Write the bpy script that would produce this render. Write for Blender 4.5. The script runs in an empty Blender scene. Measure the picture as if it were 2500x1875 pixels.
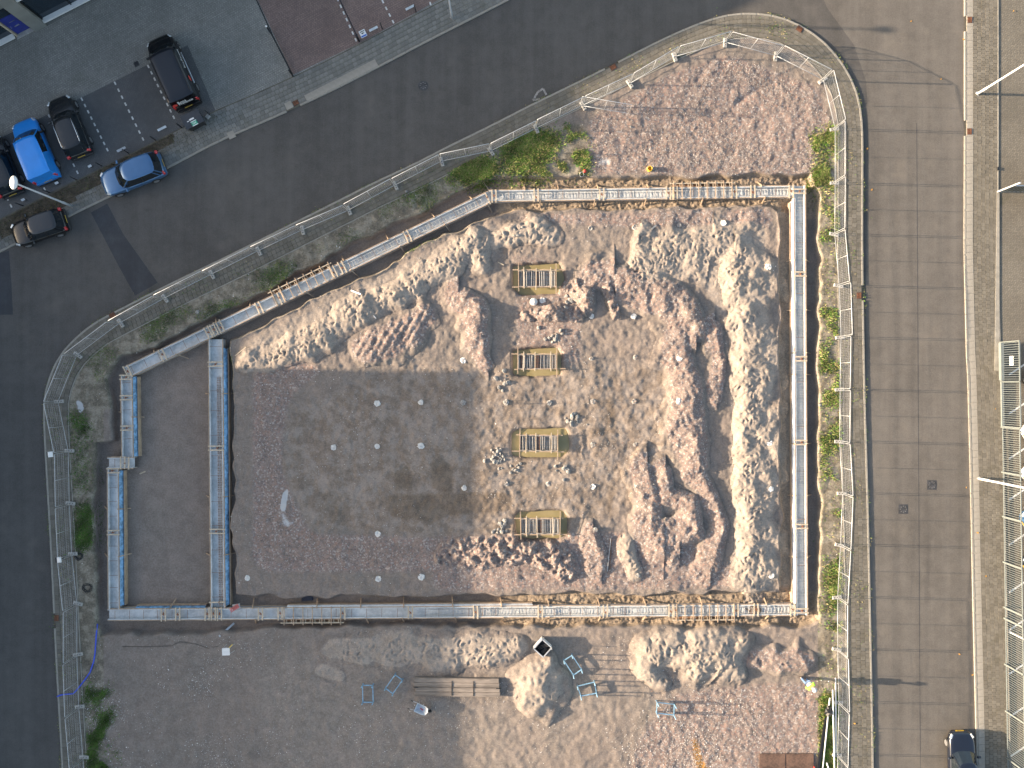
import bpy, bmesh, math, random
import numpy as np
from mathutils import Vector, Matrix, geometry
R = math.radians
random.seed(7); rng = np.random.default_rng(11)
scene = bpy.context.scene
COL = scene.collection

# ---------------------------------------------------------------- camera, sky, sun, exposure
CAM_H = 60.0; FPX = 2178.0           # flying height (m), focal length in photo pixels
SUN_EL = R(13.5); SUN_SLOPE = 0.025
cam = bpy.data.cameras.new('camera'); cam_o = bpy.data.objects.new('camera', cam); COL.objects.link(cam_o)
cam_o.location = (0, 0, CAM_H); cam.sensor_width = 36; cam.lens = 36*FPX/2500; cam.clip_end = 3000
scene.camera = cam_o
W = bpy.data.worlds.new('World'); scene.world = W; W.use_nodes = True
nt = W.node_tree; nt.nodes.clear()
sky = nt.nodes.new('ShaderNodeTexSky'); sky.sky_type = 'NISHITA'; sky.sun_disc = False
sky.sun_elevation = SUN_EL; sky.sun_rotation = R(-91.4); sky.ozone_density = 0.2; sky.dust_density = 2.5
bg = nt.nodes.new('ShaderNodeBackground'); bg.inputs[1].default_value = 0.112
wo = nt.nodes.new('ShaderNodeOutputWorld')
nt.links.new(sky.outputs[0], bg.inputs[0]); nt.links.new(bg.outputs[0], wo.inputs[0])
sl = bpy.data.lights.new('sun', 'SUN'); sl.energy = 5.0; sl.angle = R(0.53); sl.color = (1.0, 0.79, 0.57)
so = bpy.data.objects.new('sun', sl); COL.objects.link(so); so.location = (-60, 10, 40)
so.rotation_euler = Vector((math.cos(SUN_EL), -SUN_SLOPE*math.cos(SUN_EL), -math.sin(SUN_EL))).to_track_quat('-Z', 'Y').to_euler()
scene.view_settings.view_transform = 'Standard'; scene.view_settings.look = 'None'
scene.view_settings.gamma = 1; scene.view_settings.exposure = 1.93
scene.view_settings.use_curve_mapping = False
scene.render.engine = 'CYCLES'

# ---------------------------------------------------------------- helpers
def P(u, v, z=0.0):
    k = (CAM_H-z)/FPX
    return Vector(((u-1250)*k, (937.5-v)*k, z))
def link(o, parent=None):
    COL.objects.link(o)
    if parent is not None: o.parent = parent
    return o
def tag(o, label, cat, group=None):
    o['label'] = label; o['category'] = cat
    if group: o['group'] = group
    return o
def struct(o): o['kind'] = 'structure'; return o
def stuff(o): o['kind'] = 'stuff'; return o
def empty(name, loc, rz=0.0, label=None, cat=None, group=None):
    o = bpy.data.objects.new(name, None); o.empty_display_size = .3
    o.location = loc; o.rotation_euler = (0, 0, rz); link(o)
    if label: tag(o, label, cat, group)
    return o
def mesh_obj(name, verts, faces, mat, parent=None, smooth=False, cols=None):
    me = bpy.data.meshes.new(name); me.from_pydata([tuple(v) for v in verts], [], [tuple(f) for f in faces]); me.update()
    if smooth: me.shade_smooth()
    if cols is not None:
        a = me.color_attributes.new('tint', 'FLOAT_COLOR', 'POINT')
        a.data.foreach_set('color', np.asarray(cols, np.float32).ravel())
    o = bpy.data.objects.new(name, me)
    if mat: me.materials.append(mat)
    return link(o, parent)
def inst(src, parent, loc, rot=(0, 0, 0), scale=None, name=None):
    o = bpy.data.objects.new(name or src.name.split('.')[0], src.data if hasattr(src, 'data') else src)
    o.location = loc; o.rotation_euler = rot
    if scale: o.scale = scale
    return link(o, parent)
class MB:
    def __init__(s): s.v = []; s.f = []
    def add(s, vs, fs):
        n = len(s.v); s.v += [Vector(v) for v in vs]; s.f += [tuple(i+n for i in f) for f in fs]; return s
    def box(s, c, size, M=None, cut=0.0):
        x, y, z = size[0]/2, size[1]/2, size[2]/2
        vs = [Vector((a*x, b*y, -z)) for a, b in ((-1,-1),(1,-1),(1,1),(-1,1))]
        if cut:
            vs += [Vector((a*x, b*y, z-cut)) for a, b in ((-1,-1),(1,-1),(1,1),(-1,1))]
            vs += [Vector((a*(x-cut), b*(y-cut), z)) for a, b in ((-1,-1),(1,-1),(1,1),(-1,1))]
            fs = [(3,2,1,0)]+[(i, (i+1)%4, 4+(i+1)%4, 4+i) for i in range(4)]+[(4+i, 4+(i+1)%4, 8+(i+1)%4, 8+i) for i in range(4)]+[(8,9,10,11)]
        else:
            vs += [Vector((a*x, b*y, z)) for a, b in ((-1,-1),(1,-1),(1,1),(-1,1))]
            fs = [(3,2,1,0),(0,1,5,4),(1,2,6,5),(2,3,7,6),(3,0,4,7),(4,5,6,7)]
        if M is not None: vs = [M @ v for v in vs]
        c = Vector(c); return s.add([v+c for v in vs], fs)
    def bar(s, a, b, w, h=None, up=(0,0,1)):
        a = Vector(a); b = Vector(b); d = b-a; L = d.length; x = d/L; up = Vector(up)
        if abs(x.dot(up)) > .98: up = Vector((0,1,0))
        y = up.cross(x).normalized(); z = x.cross(y)
        M = Matrix((x, y, z)).transposed()
        return s.box((a+b)/2, (L, w, h or w), M)
    def tube(s, pts, r, n=8, cap=True):
        pts = [Vector(p) for p in pts]; rs = r if isinstance(r, (list, tuple)) else [r]*len(pts)
        base = len(s.v); prev = None
        for i, p in enumerate(pts):
            d = (pts[min(i+1, len(pts)-1)]-pts[max(i-1, 0)]).normalized()
            u = Vector((0,0,1)) if abs(d.z) < .95 else Vector((0,1,0))
            if prev is not None: u = prev
            x = (u - d*u.dot(d)).normalized(); prev = x; y = d.cross(x)
            for k in range(n):
                a = 2*math.pi*k/n; s.v.append(p+(x*math.cos(a)+y*math.sin(a))*rs[i])
        for i in range(len(pts)-1):
            for k in range(n):
                s.f.append((base+i*n+k, base+i*n+(k+1)%n, base+(i+1)*n+(k+1)%n, base+(i+1)*n+k))
        if cap:
            s.f.append(tuple(base+k for k in reversed(range(n)))); m = base+(len(pts)-1)*n
            s.f.append(tuple(m+k for k in range(n)))
        return s
    def lathe(s, prof, n=16, c=(0,0,0), sx=1, sy=1):
        base = len(s.v); c = Vector(c)
        for r, z in prof:
            for k in range(n):
                a = 2*math.pi*k/n; s.v.append(c+Vector((r*sx*math.cos(a), r*sy*math.sin(a), z)))
        for i in range(len(prof)-1):
            for k in range(n):
                s.f.append((base+i*n+k, base+i*n+(k+1)%n, base+(i+1)*n+(k+1)%n, base+(i+1)*n+k))
        s.f.append(tuple(base+k for k in reversed(range(n)))); m = base+(len(prof)-1)*n
        s.f.append(tuple(m+k for k in range(n)))
        return s
    def prism(s, poly, z0, z1):
        n = len(poly); vs = [(p[0], p[1], z0) for p in poly]+[(p[0], p[1], z1) for p in poly]
        return s.add(vs, [tuple(reversed(range(n))), tuple(range(n, 2*n))]+[(i, (i+1)%n, n+(i+1)%n, n+i) for i in range(n)])
    def build(s, name, mat, parent=None, smooth=False):
        return mesh_obj(name, s.v, s.f, mat, parent, smooth)
def sheet(name, polys, z, mat, parent=None):
    loops = [[Vector((p[0], p[1], 0)) for p in q] for q in polys]
    tris = geometry.tessellate_polygon(loops); flat = [p for q in loops for p in q]
    vs = [(p.x, p.y, z) for p in flat]; fs = []
    for t in tris:
        a, b, c = (flat[i] for i in t)
        fs.append(t if (b-a).cross(c-a).z > 0 else (t[0], t[2], t[1]))
    return mesh_obj(name, vs, fs, mat, parent)
def resample(pts, step):
    pts = [Vector(p[:2]) for p in pts]; d = [0]
    for a, b in zip(pts, pts[1:]): d.append(d[-1]+(b-a).length)
    n = max(1, round(d[-1]/step)); out = []
    for k in range(n+1):
        s = d[-1]*k/n; i = 0
        while i < len(d)-2 and d[i+1] < s: i += 1
        t = (s-d[i])/max(1e-9, d[i+1]-d[i]); out.append(pts[i].lerp(pts[i+1], t))
    return out
def smoothline(pts, it=2):
    pts = [Vector(p[:2]) for p in pts]
    for _ in range(it):
        q = [pts[0]]
        for a, b in zip(pts, pts[1:]): q += [a.lerp(b, .25), a.lerp(b, .75)]
        pts = q+[pts[-1]]
    return pts
def offset(pts, d):
    out = []
    for i, p in enumerate(pts):
        t = (pts[min(i+1, len(pts)-1)]-pts[max(i-1, 0)]).normalized(); out.append(p+Vector((-t.y, t.x))*d)
    return out

# ---------------------------------------------------------------- materials
class NB:
    def __init__(s, name):
        s.m = bpy.data.materials.new(name); s.m.use_nodes = True; s.t = s.m.node_tree; s.t.nodes.clear()
        s.o = s.n('ShaderNodeOutputMaterial'); s.b = s.n('ShaderNodeBsdfPrincipled'); s.l(s.b.outputs[0], s.o.inputs[0])
        s.tc = s.n('ShaderNodeTexCoord')
    def n(s, t, **k):
        x = s.t.nodes.new(t)
        for a, b in k.items(): setattr(x, a, b)
        return x
    def l(s, a, b): s.t.links.new(a, b)
    def set(s, inp, v):
        if hasattr(v, 'links') or hasattr(v, 'is_output'): s.l(v, inp)
        else: inp.default_value = v
    def math(s, op, a, b=None, c=None, clamp=False):
        x = s.n('ShaderNodeMath', operation=op, use_clamp=clamp); s.set(x.inputs[0], a)
        if b is not None: s.set(x.inputs[1], b)
        if c is not None: s.set(x.inputs[2], c)
        return x.outputs[0]
    def noise(s, scale, detail=4, rough=.55, vec=None, stretch=None):
        x = s.n('ShaderNodeTexNoise'); x.inputs['Scale'].default_value = scale
        x.inputs['Detail'].default_value = detail; x.inputs['Roughness'].default_value = rough
        v = vec or s.tc.outputs['Object']
        if stretch:
            mp = s.n('ShaderNodeMapping'); mp.inputs['Scale'].default_value = stretch; s.l(v, mp.inputs[0]); v = mp.outputs[0]
        s.l(v, x.inputs['Vector']); return x.outputs['Fac']
    def ramp(s, f, a, b, lo=0.0, hi=1.0):
        x = s.n('ShaderNodeMapRange', interpolation_type='SMOOTHSTEP'); s.set(x.inputs[0], f)
        x.inputs[1].default_value = a; x.inputs[2].default_value = b; x.inputs[3].default_value = lo; x.inputs[4].default_value = hi
        return x.outputs[0]
    def mix(s, f, a, b, blend='MIX'):
        x = s.n('ShaderNodeMix', data_type='RGBA', blend_type=blend, clamp_factor=True)
        s.set(x.inputs[0], f)
        for i, v in ((6, a), (7, b)):
            if isinstance(v, tuple): x.inputs[i].default_value = (*v, 1) if len(v) == 3 else v
            else: s.l(v, x.inputs[i])
        return x.outputs[2]
    def attr(s, name):
        x = s.n('ShaderNodeAttribute', attribute_name=name); return x
    def sep(s, c):
        x = s.n('ShaderNodeSeparateColor'); s.l(c, x.inputs[0]); return x.outputs
    def bump(s, h, strength, dist):
        x = s.n('ShaderNodeBump'); x.inputs['Strength'].default_value = strength; x.inputs['Distance'].default_value = dist
        s.l(h, x.inputs['Height']); s.l(x.outputs[0], s.b.inputs['Normal']); return x
    def done(s, color=None, rough=None, metal=None, spec=None, coat=None):
        if color is not None:
            if isinstance(color, tuple): s.b.inputs['Base Color'].default_value = (*color, 1)
            else: s.l(color, s.b.inputs['Base Color'])
        if rough is not None: s.set(s.b.inputs['Roughness'], rough)
        if metal is not None: s.b.inputs['Metallic'].default_value = metal
        if spec is not None: s.b.inputs['Specular IOR Level'].default_value = spec
        if coat: s.b.inputs['Coat Weight'].default_value = coat; s.b.inputs['Coat Roughness'].default_value = .06
        return s.m
def simple(name, col, rough=.7, metal=0, var=.25, scale=3.0, fine=25.0, bump=0.0, bd=.01, coat=0, spec=None, stretch=None):
    k = NB(name); a = k.noise(scale, 4, stretch=stretch); b = k.noise(fine, 3, stretch=stretch)
    f = k.math('ADD', k.math('MULTIPLY', a, .6), k.math('MULTIPLY', b, .4))
    dark = tuple(c*(1-var) for c in col); lite = tuple(min(1, c*(1+var)) for c in col)
    c = k.mix(k.ramp(f, .32, .68), dark, lite)
    if bump: k.bump(b, bump, bd)
    return k.done(c, rough, metal, spec, coat)

M = {}
M['wood'] = simple('wood', (.36, .265, .185), .75, var=.3, scale=2, fine=18, bump=.2)
M['wood_new'] = simple('wood_new', (.44, .365, .27), .7, var=.2, scale=2, fine=18)
M['wood_grey'] = simple('wood_grey', (.19, .16, .135), .85, var=.45, scale=1.2, fine=9, stretch=(.25, 2.5, 1), bump=.3)
M['foil'] = simple('foil', (.47, .49, .495), .5, var=.22, scale=1.1, fine=6, bump=.25, bd=.02)
M['foil_white'] = simple('foil_white', (.74, .76, .78), .4, var=.12, scale=3, fine=10, bump=.4, bd=.03)
M['foil_blue'] = simple('foil_blue', (.16, .30, .46), .4, var=.55, scale=2.2, fine=7, bump=.5, bd=.05)
M['dark_foil'] = simple('dark_foil', (.10, .125, .15), .4, var=.3)
M['panel'] = simple('formwork_panel', (.40, .38, .36), .7, var=.25)
M['rebar'] = simple('rebar', (.50, .49, .47), .6, .1, var=.3)
M['rebar_rust'] = simple('rebar_rust', (.20, .11, .065), .8, 0, var=.4)
M['rust'] = simple('rust', (.22, .085, .035), .75, 0, var=.5, scale=2, fine=12)
M['galv'] = simple('galvanised', (.46, .48, .50), .42, .30, var=.15, scale=6)
M['concrete'] = simple('concrete', (.34, .33, .31), .85, var=.25, scale=4, fine=30, bump=.3)
M['concrete_white'] = simple('concrete_white', (.58, .57, .55), .85, var=.2, scale=9, fine=40, bump=.4, bd=.02)
M['lump'] = simple('broken_concrete', (.25, .24, .225), .9, var=.45, scale=3, fine=15, bump=.4, bd=.03)
M['kerb'] = simple('kerb_concrete', (.25, .235, .205), .85, var=.2, scale=2, fine=25)
M['slab'] = simple('slab_concrete', (.27, .25, .215), .85, var=.16, scale=1.3, fine=25)
M['grate'] = simple('cast_iron', (.10, .05, .035), .7, .2, var=.4)
M['iron'] = simple('manhole_iron', (.055, .055, .058), .6, .3, var=.4, fine=30, bump=.6, bd=.01)
M['black'] = simple('black_plastic', (.016, .017, .019), .5, var=.3)
M['black_metal'] = simple('black_metal', (.014, .015, .017), .42, .2, var=.2)
M['white'] = simple('white_paint', (.66, .66, .65), .4, var=.06)
M['sign_grey'] = simple('sign_aluminium', (.50, .53, .56), .4, .2, var=.15)
M['white_mark'] = simple('white_marking', (.55, .55, .53), .8, var=.25, fine=40)
M['grey_metal'] = simple('grey_steel', (.17, .195, .195), .5, .2, var=.1)
M['blue_steel'] = simple('blue_painted_steel', (.22, .38, .52), .45, .2, var=.35, scale=5)
M['yellow'] = simple('yellow_plastic', (.75, .50, .05), .5, var=.1)
M['red'] = simple('red_plastic', (.55, .05, .04), .5, var=.2)
M['hose'] = simple('blue_hose', (.03, .08, .55), .4, var=.15)
M['green'] = simple('green_sticker', (.02, .28, .16), .5, var=.1)
M['blue_sign'] = simple('blue_sign', (.03, .10, .42), .4, var=.1)
M['hivis'] = simple('hivis', (.30, .62, .06), .7, var=.1)
M['denim'] = simple('denim', (.10, .17, .30), .85, var=.2)
M['skin'] = simple('skin', (.52, .32, .23), .6, var=.08)
M['leaf'] = simple('dry_leaf', (.48, .25, .05), .8, var=.3)
M['tyre'] = simple('tyre', (.015, .015, .016), .85, var=.2)
M['rim'] = simple('rim', (.55, .56, .58), .3, .8, var=.1)
M['glass'] = simple('car_glass', (.012, .017, .022), .06, 0, var=.2, spec=.7)
M['window'] = simple('window_glass', (.010, .020, .032), .08, 0, var=.4, spec=.6)
M['tail'] = simple('tail_light', (.50, .02, .02), .2, var=.1, coat=.6)
M['head'] = simple('head_light', (.62, .66, .68), .12, .3, var=.1, coat=.6)
M['plate'] = simple('yellow_plate', (.48, .32, .04), .5, var=.05)
M['chrome'] = simple('chrome', (.75, .77, .80), .15, .9, var=.05)
def paint(name, c, metal=.3, rough=.28, coat=.8): return simple(name, c, rough, metal, var=.07, scale=1.2, coat=coat)
M['p_black'] = paint('paint_black', (.006, .007, .009), .1, .22, .35)
M['p_char'] = paint('paint_charcoal', (.014, .016, .019), .1, .25, .4)
M['p_blue'] = paint('paint_bright_blue', (.015, .24, .72), .05)
M['p_steel'] = paint('paint_steel_blue', (.06, .15, .30), .45)
M['p_night'] = paint('paint_night_blue', (.010, .014, .026))
M['p_white'] = paint('paint_white', (.72, .73, .74), 0)

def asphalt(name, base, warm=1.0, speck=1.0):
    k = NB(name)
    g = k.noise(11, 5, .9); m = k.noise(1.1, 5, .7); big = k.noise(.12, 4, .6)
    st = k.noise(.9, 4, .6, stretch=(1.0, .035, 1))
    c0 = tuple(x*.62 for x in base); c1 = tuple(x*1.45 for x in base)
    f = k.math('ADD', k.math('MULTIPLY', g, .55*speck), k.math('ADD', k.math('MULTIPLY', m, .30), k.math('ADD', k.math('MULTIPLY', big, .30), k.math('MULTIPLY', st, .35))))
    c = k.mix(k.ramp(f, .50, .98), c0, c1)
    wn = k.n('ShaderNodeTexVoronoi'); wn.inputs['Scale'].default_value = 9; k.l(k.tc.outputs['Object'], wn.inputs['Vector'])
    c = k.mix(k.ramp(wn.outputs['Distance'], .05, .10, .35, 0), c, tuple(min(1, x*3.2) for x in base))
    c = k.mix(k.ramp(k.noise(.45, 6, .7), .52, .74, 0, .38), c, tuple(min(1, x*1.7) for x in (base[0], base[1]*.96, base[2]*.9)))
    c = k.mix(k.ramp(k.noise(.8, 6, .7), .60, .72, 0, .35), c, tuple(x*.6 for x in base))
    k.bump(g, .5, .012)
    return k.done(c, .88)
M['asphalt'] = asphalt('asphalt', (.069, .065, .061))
M['asphalt_e'] = asphalt('asphalt_sunlit_tone', (.100, .091, .081))  # paler copy of the asphalt: sunlight on the east street put into its colour
M['asphalt_new'] = asphalt('asphalt_patch', (.050, .053, .060), speck=.5)
def herring(name, ca, cb, joint, rot=0.0, size=.1, green=0.0, tilt=(1,1,1)):
    k = NB(name); mp = k.n('ShaderNodeMapping'); mp.inputs['Rotation'].default_value = (0, 0, rot); mp.inputs['Scale'].default_value = (1/size,)*3
    k.l(k.tc.outputs['Object'], mp.inputs[0]); xyz = k.n('ShaderNodeSeparateXYZ'); k.l(mp.outputs[0], xyz.inputs[0])
    x, y = xyz.outputs[0], xyz.outputs[1]; i = k.math('FLOOR', x); j = k.math('FLOOR', y); fx = k.math('SUBTRACT', x, i); fy = k.math('SUBTRACT', y, j)
    t = k.math('FLOORED_MODULO', k.math('SUBTRACT', i, j), 4.0)
    eq = lambda v: k.math('COMPARE', t, float(v), .25)
    t1, t2 = eq(1), eq(2); ver = k.math('GREATER_THAN', t, 1.5)
    bx = k.math('ADD', fx, t1); by = k.math('ADD', fy, t2)
    wx = k.math('SUBTRACT', 2.0, ver); wy = k.math('ADD', 1.0, ver)
    e = k.math('MINIMUM', k.math('MINIMUM', bx, k.math('SUBTRACT', wx, bx)), k.math('MINIMUM', by, k.math('SUBTRACT', wy, by)))
    cv = k.n('ShaderNodeCombineXYZ'); k.l(k.math('SUBTRACT', i, t1), cv.inputs[0]); k.l(k.math('SUBTRACT', j, t2), cv.inputs[1]); k.l(ver, cv.inputs[2])
    wn = k.n('ShaderNodeTexWhiteNoise'); k.l(cv.outputs[0], wn.inputs[0])
    dirt = k.noise(.35, 5, .65); fine = k.noise(14, 3)
    c = k.mix(wn.outputs['Value'], ca, cb); c = k.mix(k.ramp(dirt, .35, .72, 0, .55), c, tuple(v*.55 for v in ca))
    c = k.mix(k.ramp(fine, .3, .7, 0, .3), c, tuple(v*.7 for v in ca))
    if green: c = k.mix(k.ramp(k.noise(.5, 5, .7), .55, .75, 0, green), c, (.055, .06, .03))
    jf = k.ramp(e, .05, .14); c = k.mix(jf, joint, c)
    k.bump(jf, .6, .01)
    return k.done(c, .85)
A27 = R(27.07)
M['pave_grey'] = herring('grey_brick_paving', (.21, .21, .195), (.29, .285, .265), (.09, .09, .078), -A27+R(45), green=.25)
M['pave_dark'] = herring('dark_brick_paving', (.105, .106, .108), (.135, .136, .138), (.06, .062, .063), -A27)
M['pave_red'] = herring('red_brick_paving', (.185, .130, .116), (.25, .175, .155), (.08, .065, .06), -A27+R(45), green=.2)
M['pave_yard'] = herring('yard_brick_paving', (.15, .136, .112), (.20, .182, .15), (.075, .066, .052), 0, green=.45)
def tiles_mat(name, ca, cb, moss):
    k = NB(name); a = k.attr('tint'); v = k.sep(a.outputs['Color'])
    c = k.mix(v[0], ca, cb); c = k.mix(k.ramp(k.noise(1.2, 5, .65), .45, .75, 0, .6), c, moss)
    c = k.mix(k.ramp(k.noise(22, 3), .35, .65, 0, .35), c, tuple(x*.6 for x in ca))
    return k.done(c, .85)
M['tile'] = tiles_mat('pavement_tile', (.115, .105, .087), (.165, .152, .128), (.075, .068, .042))
M['tile_nw'] = tiles_mat('pavement_tile_old', (.14, .14, .13), (.20, .198, .183), (.09, .088, .065))
M['tile_e'] = tiles_mat('pavement_tile_worn', (.125, .113, .092), (.178, .162, .133), (.082, .073, .048))
M['bed'] = simple('paving_joint_sand', (.10, .092, .07), .95, var=.4, scale=1.5, fine=18)
M['soil'] = simple('dark_soil', (.075, .062, .045), .95, var=.55, scale=1.6, fine=12, bump=.8, bd=.04)

def ground_mat():
    k = NB('site_earth'); a = k.sep(k.attr('mask').outputs['Color']); aa = k.attr('mask').outputs['Alpha']
    b = k.sep(k.attr('mask2').outputs['Color']); ba = k.attr('mask2').outputs['Alpha']
    n0 = k.noise(.25, 5, .6); n1 = k.noise(1.3, 5, .65); n2 = k.noise(5.0, 5, .75); n3 = k.noise(9.5, 4, .85)
    def edge(m, lo=.35, hi=.65, amt=.55):
        return k.ramp(k.math('ADD', m, k.math('MULTIPLY', k.math('SUBTRACT', n2, .5), amt)), lo, hi)
    def tone(c, v=.28):
        f = k.math('ADD', k.math('MULTIPLY', n1, .35), k.math('MULTIPLY', n3, .65))
        return k.mix(k.ramp(f, .36, .64), tuple(x*(1-v) for x in c), tuple(x*(1+v) for x in c))
    vor = k.n('ShaderNodeTexVoronoi', feature='F1'); vor.inputs['Scale'].default_value = 11; k.l(k.tc.outputs['Object'], vor.inputs['Vector'])
    cell = k.sep(vor.outputs['Color'])
    base = tone((.205, .171, .148), .24)
    base = k.mix(k.ramp(n0, .4, .65, 0, .5), base, tone((.175, .155, .136)))
    sand = tone((.285, .243, .207), .24)
    rub = tone((.222, .176, .155), .3)
    rub = k.mix(k.ramp(cell[0], .80, .86, 0, .75), rub, (.36, .33, .31))
    rub = k.mix(k.ramp(cell[1], .82, .88, 0, .7), rub, (.27, .17, .14))
    rub = k.mix(k.ramp(cell[2], .82, .88, 0, .6), rub, (.11, .10, .105))
    mud = k.mix(k.ramp(n1, .4, .62), tone((.190, .154, .126), .28), tone((.218, .186, .162), .24))
    soil = k.mix(k.ramp(n1, .42, .6), tone((.155, .135, .105), .35), tone((.22, .195, .155), .3))
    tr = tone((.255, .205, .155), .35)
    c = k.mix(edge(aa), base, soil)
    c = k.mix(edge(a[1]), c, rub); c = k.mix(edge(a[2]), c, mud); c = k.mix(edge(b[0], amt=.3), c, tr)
    c = k.mix(edge(a[0], .3, .7), c, sand)
    wet = edge(ba, .25, .95, 1.1)
    c = k.mix(k.math('MULTIPLY', wet, .66), c, tone((.115, .085, .058), .3))
    c = k.mix(edge(b[1], .4, .8, .9), c, (.38, .19, .05)); c = k.mix(edge(b[2], .4, .6), c, (.40, .41, .42))
    h = k.math('ADD', k.math('MULTIPLY', n2, .25), k.math('MULTIPLY', n3, .75))
    bm = k.bump(h, .6, .045)
    dull = k.math('SUBTRACT', 1.0, k.math('MULTIPLY', k.math('MAXIMUM', a[2], wet), .75)); k.l(dull, bm.inputs['Strength'])
    rg = k.math('SUBTRACT', .95, k.math('MULTIPLY', wet, .45))
    return k.done(c, rg, spec=.25)
M['earth'] = ground_mat()
def tinted(name, rough=.85):
    k = NB(name); return k.done(k.attr('tint').outputs['Color'], rough, spec=.3)
M['chip'] = tinted('stone_chips'); M['grass'] = tinted('grass_blades', .7)
k = NB('muddy_water'); c = k.mix(k.ramp(k.noise(1.2, 3), .3, .7), (.24, .20, .095), (.30, .25, .13)); M['water'] = k.done(c, .10, spec=.5)

# ---------------------------------------------------------------- roads, kerbs, pavements
SITE_KERB = [(165,2150),(158,2000),(152,1875),(137,1621),(127,1397),(118,1235),(110,1100),(106,1010),(107,975),(114,940),(131,893),(154,855),(193,816),(231,786),(276,763),
  (332,734),(417,691),(494,654),(559,623),(750,527),(838,483),(908,447),(1019,396),(1092,357),(1190,310),(1304,251),(1390,210),(1500,155),(1596,105),(1687,63),(1754,40),(1801,32),(1852,32),
  (1910,41),(1964,67),(2007,97),(2041,133),(2072,178),(2094,228),(2104,280),(2107,340),(2106,500),(2106,640),(2109,831),(2112,986),(2118,1179),(2122,1351),(2126,1544),(2130,1736),(2132,1875),(2136,2150)]
NW_KERB = [(-500,860),(0,617),(39,598),(185,522),(251,491),(417,409),(540,344),(640,302),(687,281),(803,228),(921,168),(1034,108),(1150,49),(1240,3),(1600,-190)]
E_KERB = [(2350,-250),(2353,0),(2353,335),(2352,600),(2358,870),(2361,909),(2369,1237),(2371,1351),(2381,1775),(2386,2150)]
def wl(px): return [P(*p).to_2d() for p in px]
site_k = smoothline(wl(SITE_KERB), 2); nw_k = smoothline(wl(NW_KERB), 1); e_k = wl(E_KERB)
BIG = 70
big = [(-BIG,-BIG),(BIG,-BIG),(BIG,BIG),(-BIG,BIG)]
FAR = 600
g = sheet('ground', [[(-FAR,-FAR),(FAR,-FAR),(FAR,FAR),(-FAR,FAR)], big], -.01, simple('far_ground', (.12,.115,.10), .95, var=.3, scale=.05)); struct(g)
hole = [tuple(p) for p in resample(site_k, 1.0)]
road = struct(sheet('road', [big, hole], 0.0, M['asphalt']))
pa = [(222,519),(262,497),(300,570),(385,690),(330,722),(290,650)]
struct(sheet('road_patch', [[P(*p) for p in pa]], .004, M['asphalt_new']))
struct(sheet('road_patch', [[P(*p) for p in [(-80,640),(22,612),(28,690),(32,768),(-80,770)]]], .004, M['asphalt_new']))

def tile_mesh(mat, s, v, h=.04):
    m = MB().box((0,0,-h/2), (s-.012, s-.012, h), cut=.006); me = bpy.data.meshes.new('paving_tile')
    me.from_pydata([tuple(x) for x in m.v], [], m.f); me.materials.append(mat)
    a = me.color_attributes.new('tint', 'FLOAT_COLOR', 'POINT'); a.data.foreach_set('color', np.tile(np.array([v,v,v,1], np.float32), len(m.v))); return me
def in_frame(p, mrg=60):
    u = p.x*36.3+1250; v = 937.5-p.y*36.3; return -mrg < u < 2500+mrg and -mrg < v < 1875+mrg
def pave(parent, line, sgn, d0, rows, s, mat, ztop, keep, bond=True, lim=300, skip=None):
    tm = [tile_mesh(mat, s, v) for v in (.05,.2,.35,.5,.62,.75,.9,1.0)]
    T = []
    for r in range(rows):
        ln = resample(offset(line, sgn*(d0+(r+.5)*s)), s)
        for i in range(len(ln)-1):
            a, b = ln[i], ln[i+1]; t = .5 if (r % 2 == 0 or not bond) else 1.0
            p = a.lerp(b, t); d = b-a
            if not in_frame(p): continue
            if skip and skip(p): continue
            T.append((p, math.atan2(d.y, d.x), ztop+random.uniform(-.004,.004), random.randrange(8)))
    T.sort(key=keep)
    for p, a, z, k in T[:lim]:
        o = bpy.data.objects.new('paving_tile', tm[k]); o.location = (p.x, p.y, z); o.rotation_euler = (random.uniform(-.012,.012), random.uniform(-.012,.012), a); link(o, parent)
    tv = np.array([v.co[:] for v in tm[0].vertices]); tf = [tuple(q.vertices) for q in tm[0].polygons]
    vs = []; fs = []; cs = []; vv = (.05,.2,.35,.5,.62,.75,.9,1.0)
    for n, (p, a, z, k) in enumerate(T[lim:]):
        c, s_ = math.cos(a), math.sin(a); q = tv@np.array([[c, s_, 0],[-s_, c, 0],[0,0,1]])+np.array([p.x, p.y, z])
        vs.append(q); fs += [tuple(i+n*len(tv) for i in f) for f in tf]; cs.append(np.tile([vv[k]]*3+[1], (len(tv),1)))
    if vs: stuff(mesh_obj('paving_tiles', np.vstack(vs), fs, mat, parent, cols=np.vstack(cs)))
def strip(line, d0, d1): return offset(line, d0)+list(reversed(offset(line, d1)))
kerb_me = bpy.data.meshes.new('kerb_stone'); _m = MB().box((0,0,0), (1,1,1), cut=.06); kerb_me.from_pydata([tuple(v) for v in _m.v], [], _m.f); kerb_me.materials.append(M['kerb'])
def kerbs(parent, line, sgn, w, ztop, step=1.0, gaps=()):
    ln = resample(offset(line, sgn*w/2), step)
    for a, b in zip(ln, ln[1:]):
        m = (a+b)/2
        if not in_frame(m, 120): continue
        if any((m-P(*q).to_2d()).length < .42 for q in gaps): continue
        d = b-a; o = bpy.data.objects.new('kerb_stone', kerb_me); o.location = (m.x, m.y, ztop-.1)
        o.scale = (d.length-.012, w, .2); o.rotation_euler = (0, 0, math.atan2(d.y, d.x)); link(o, parent)

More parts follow.
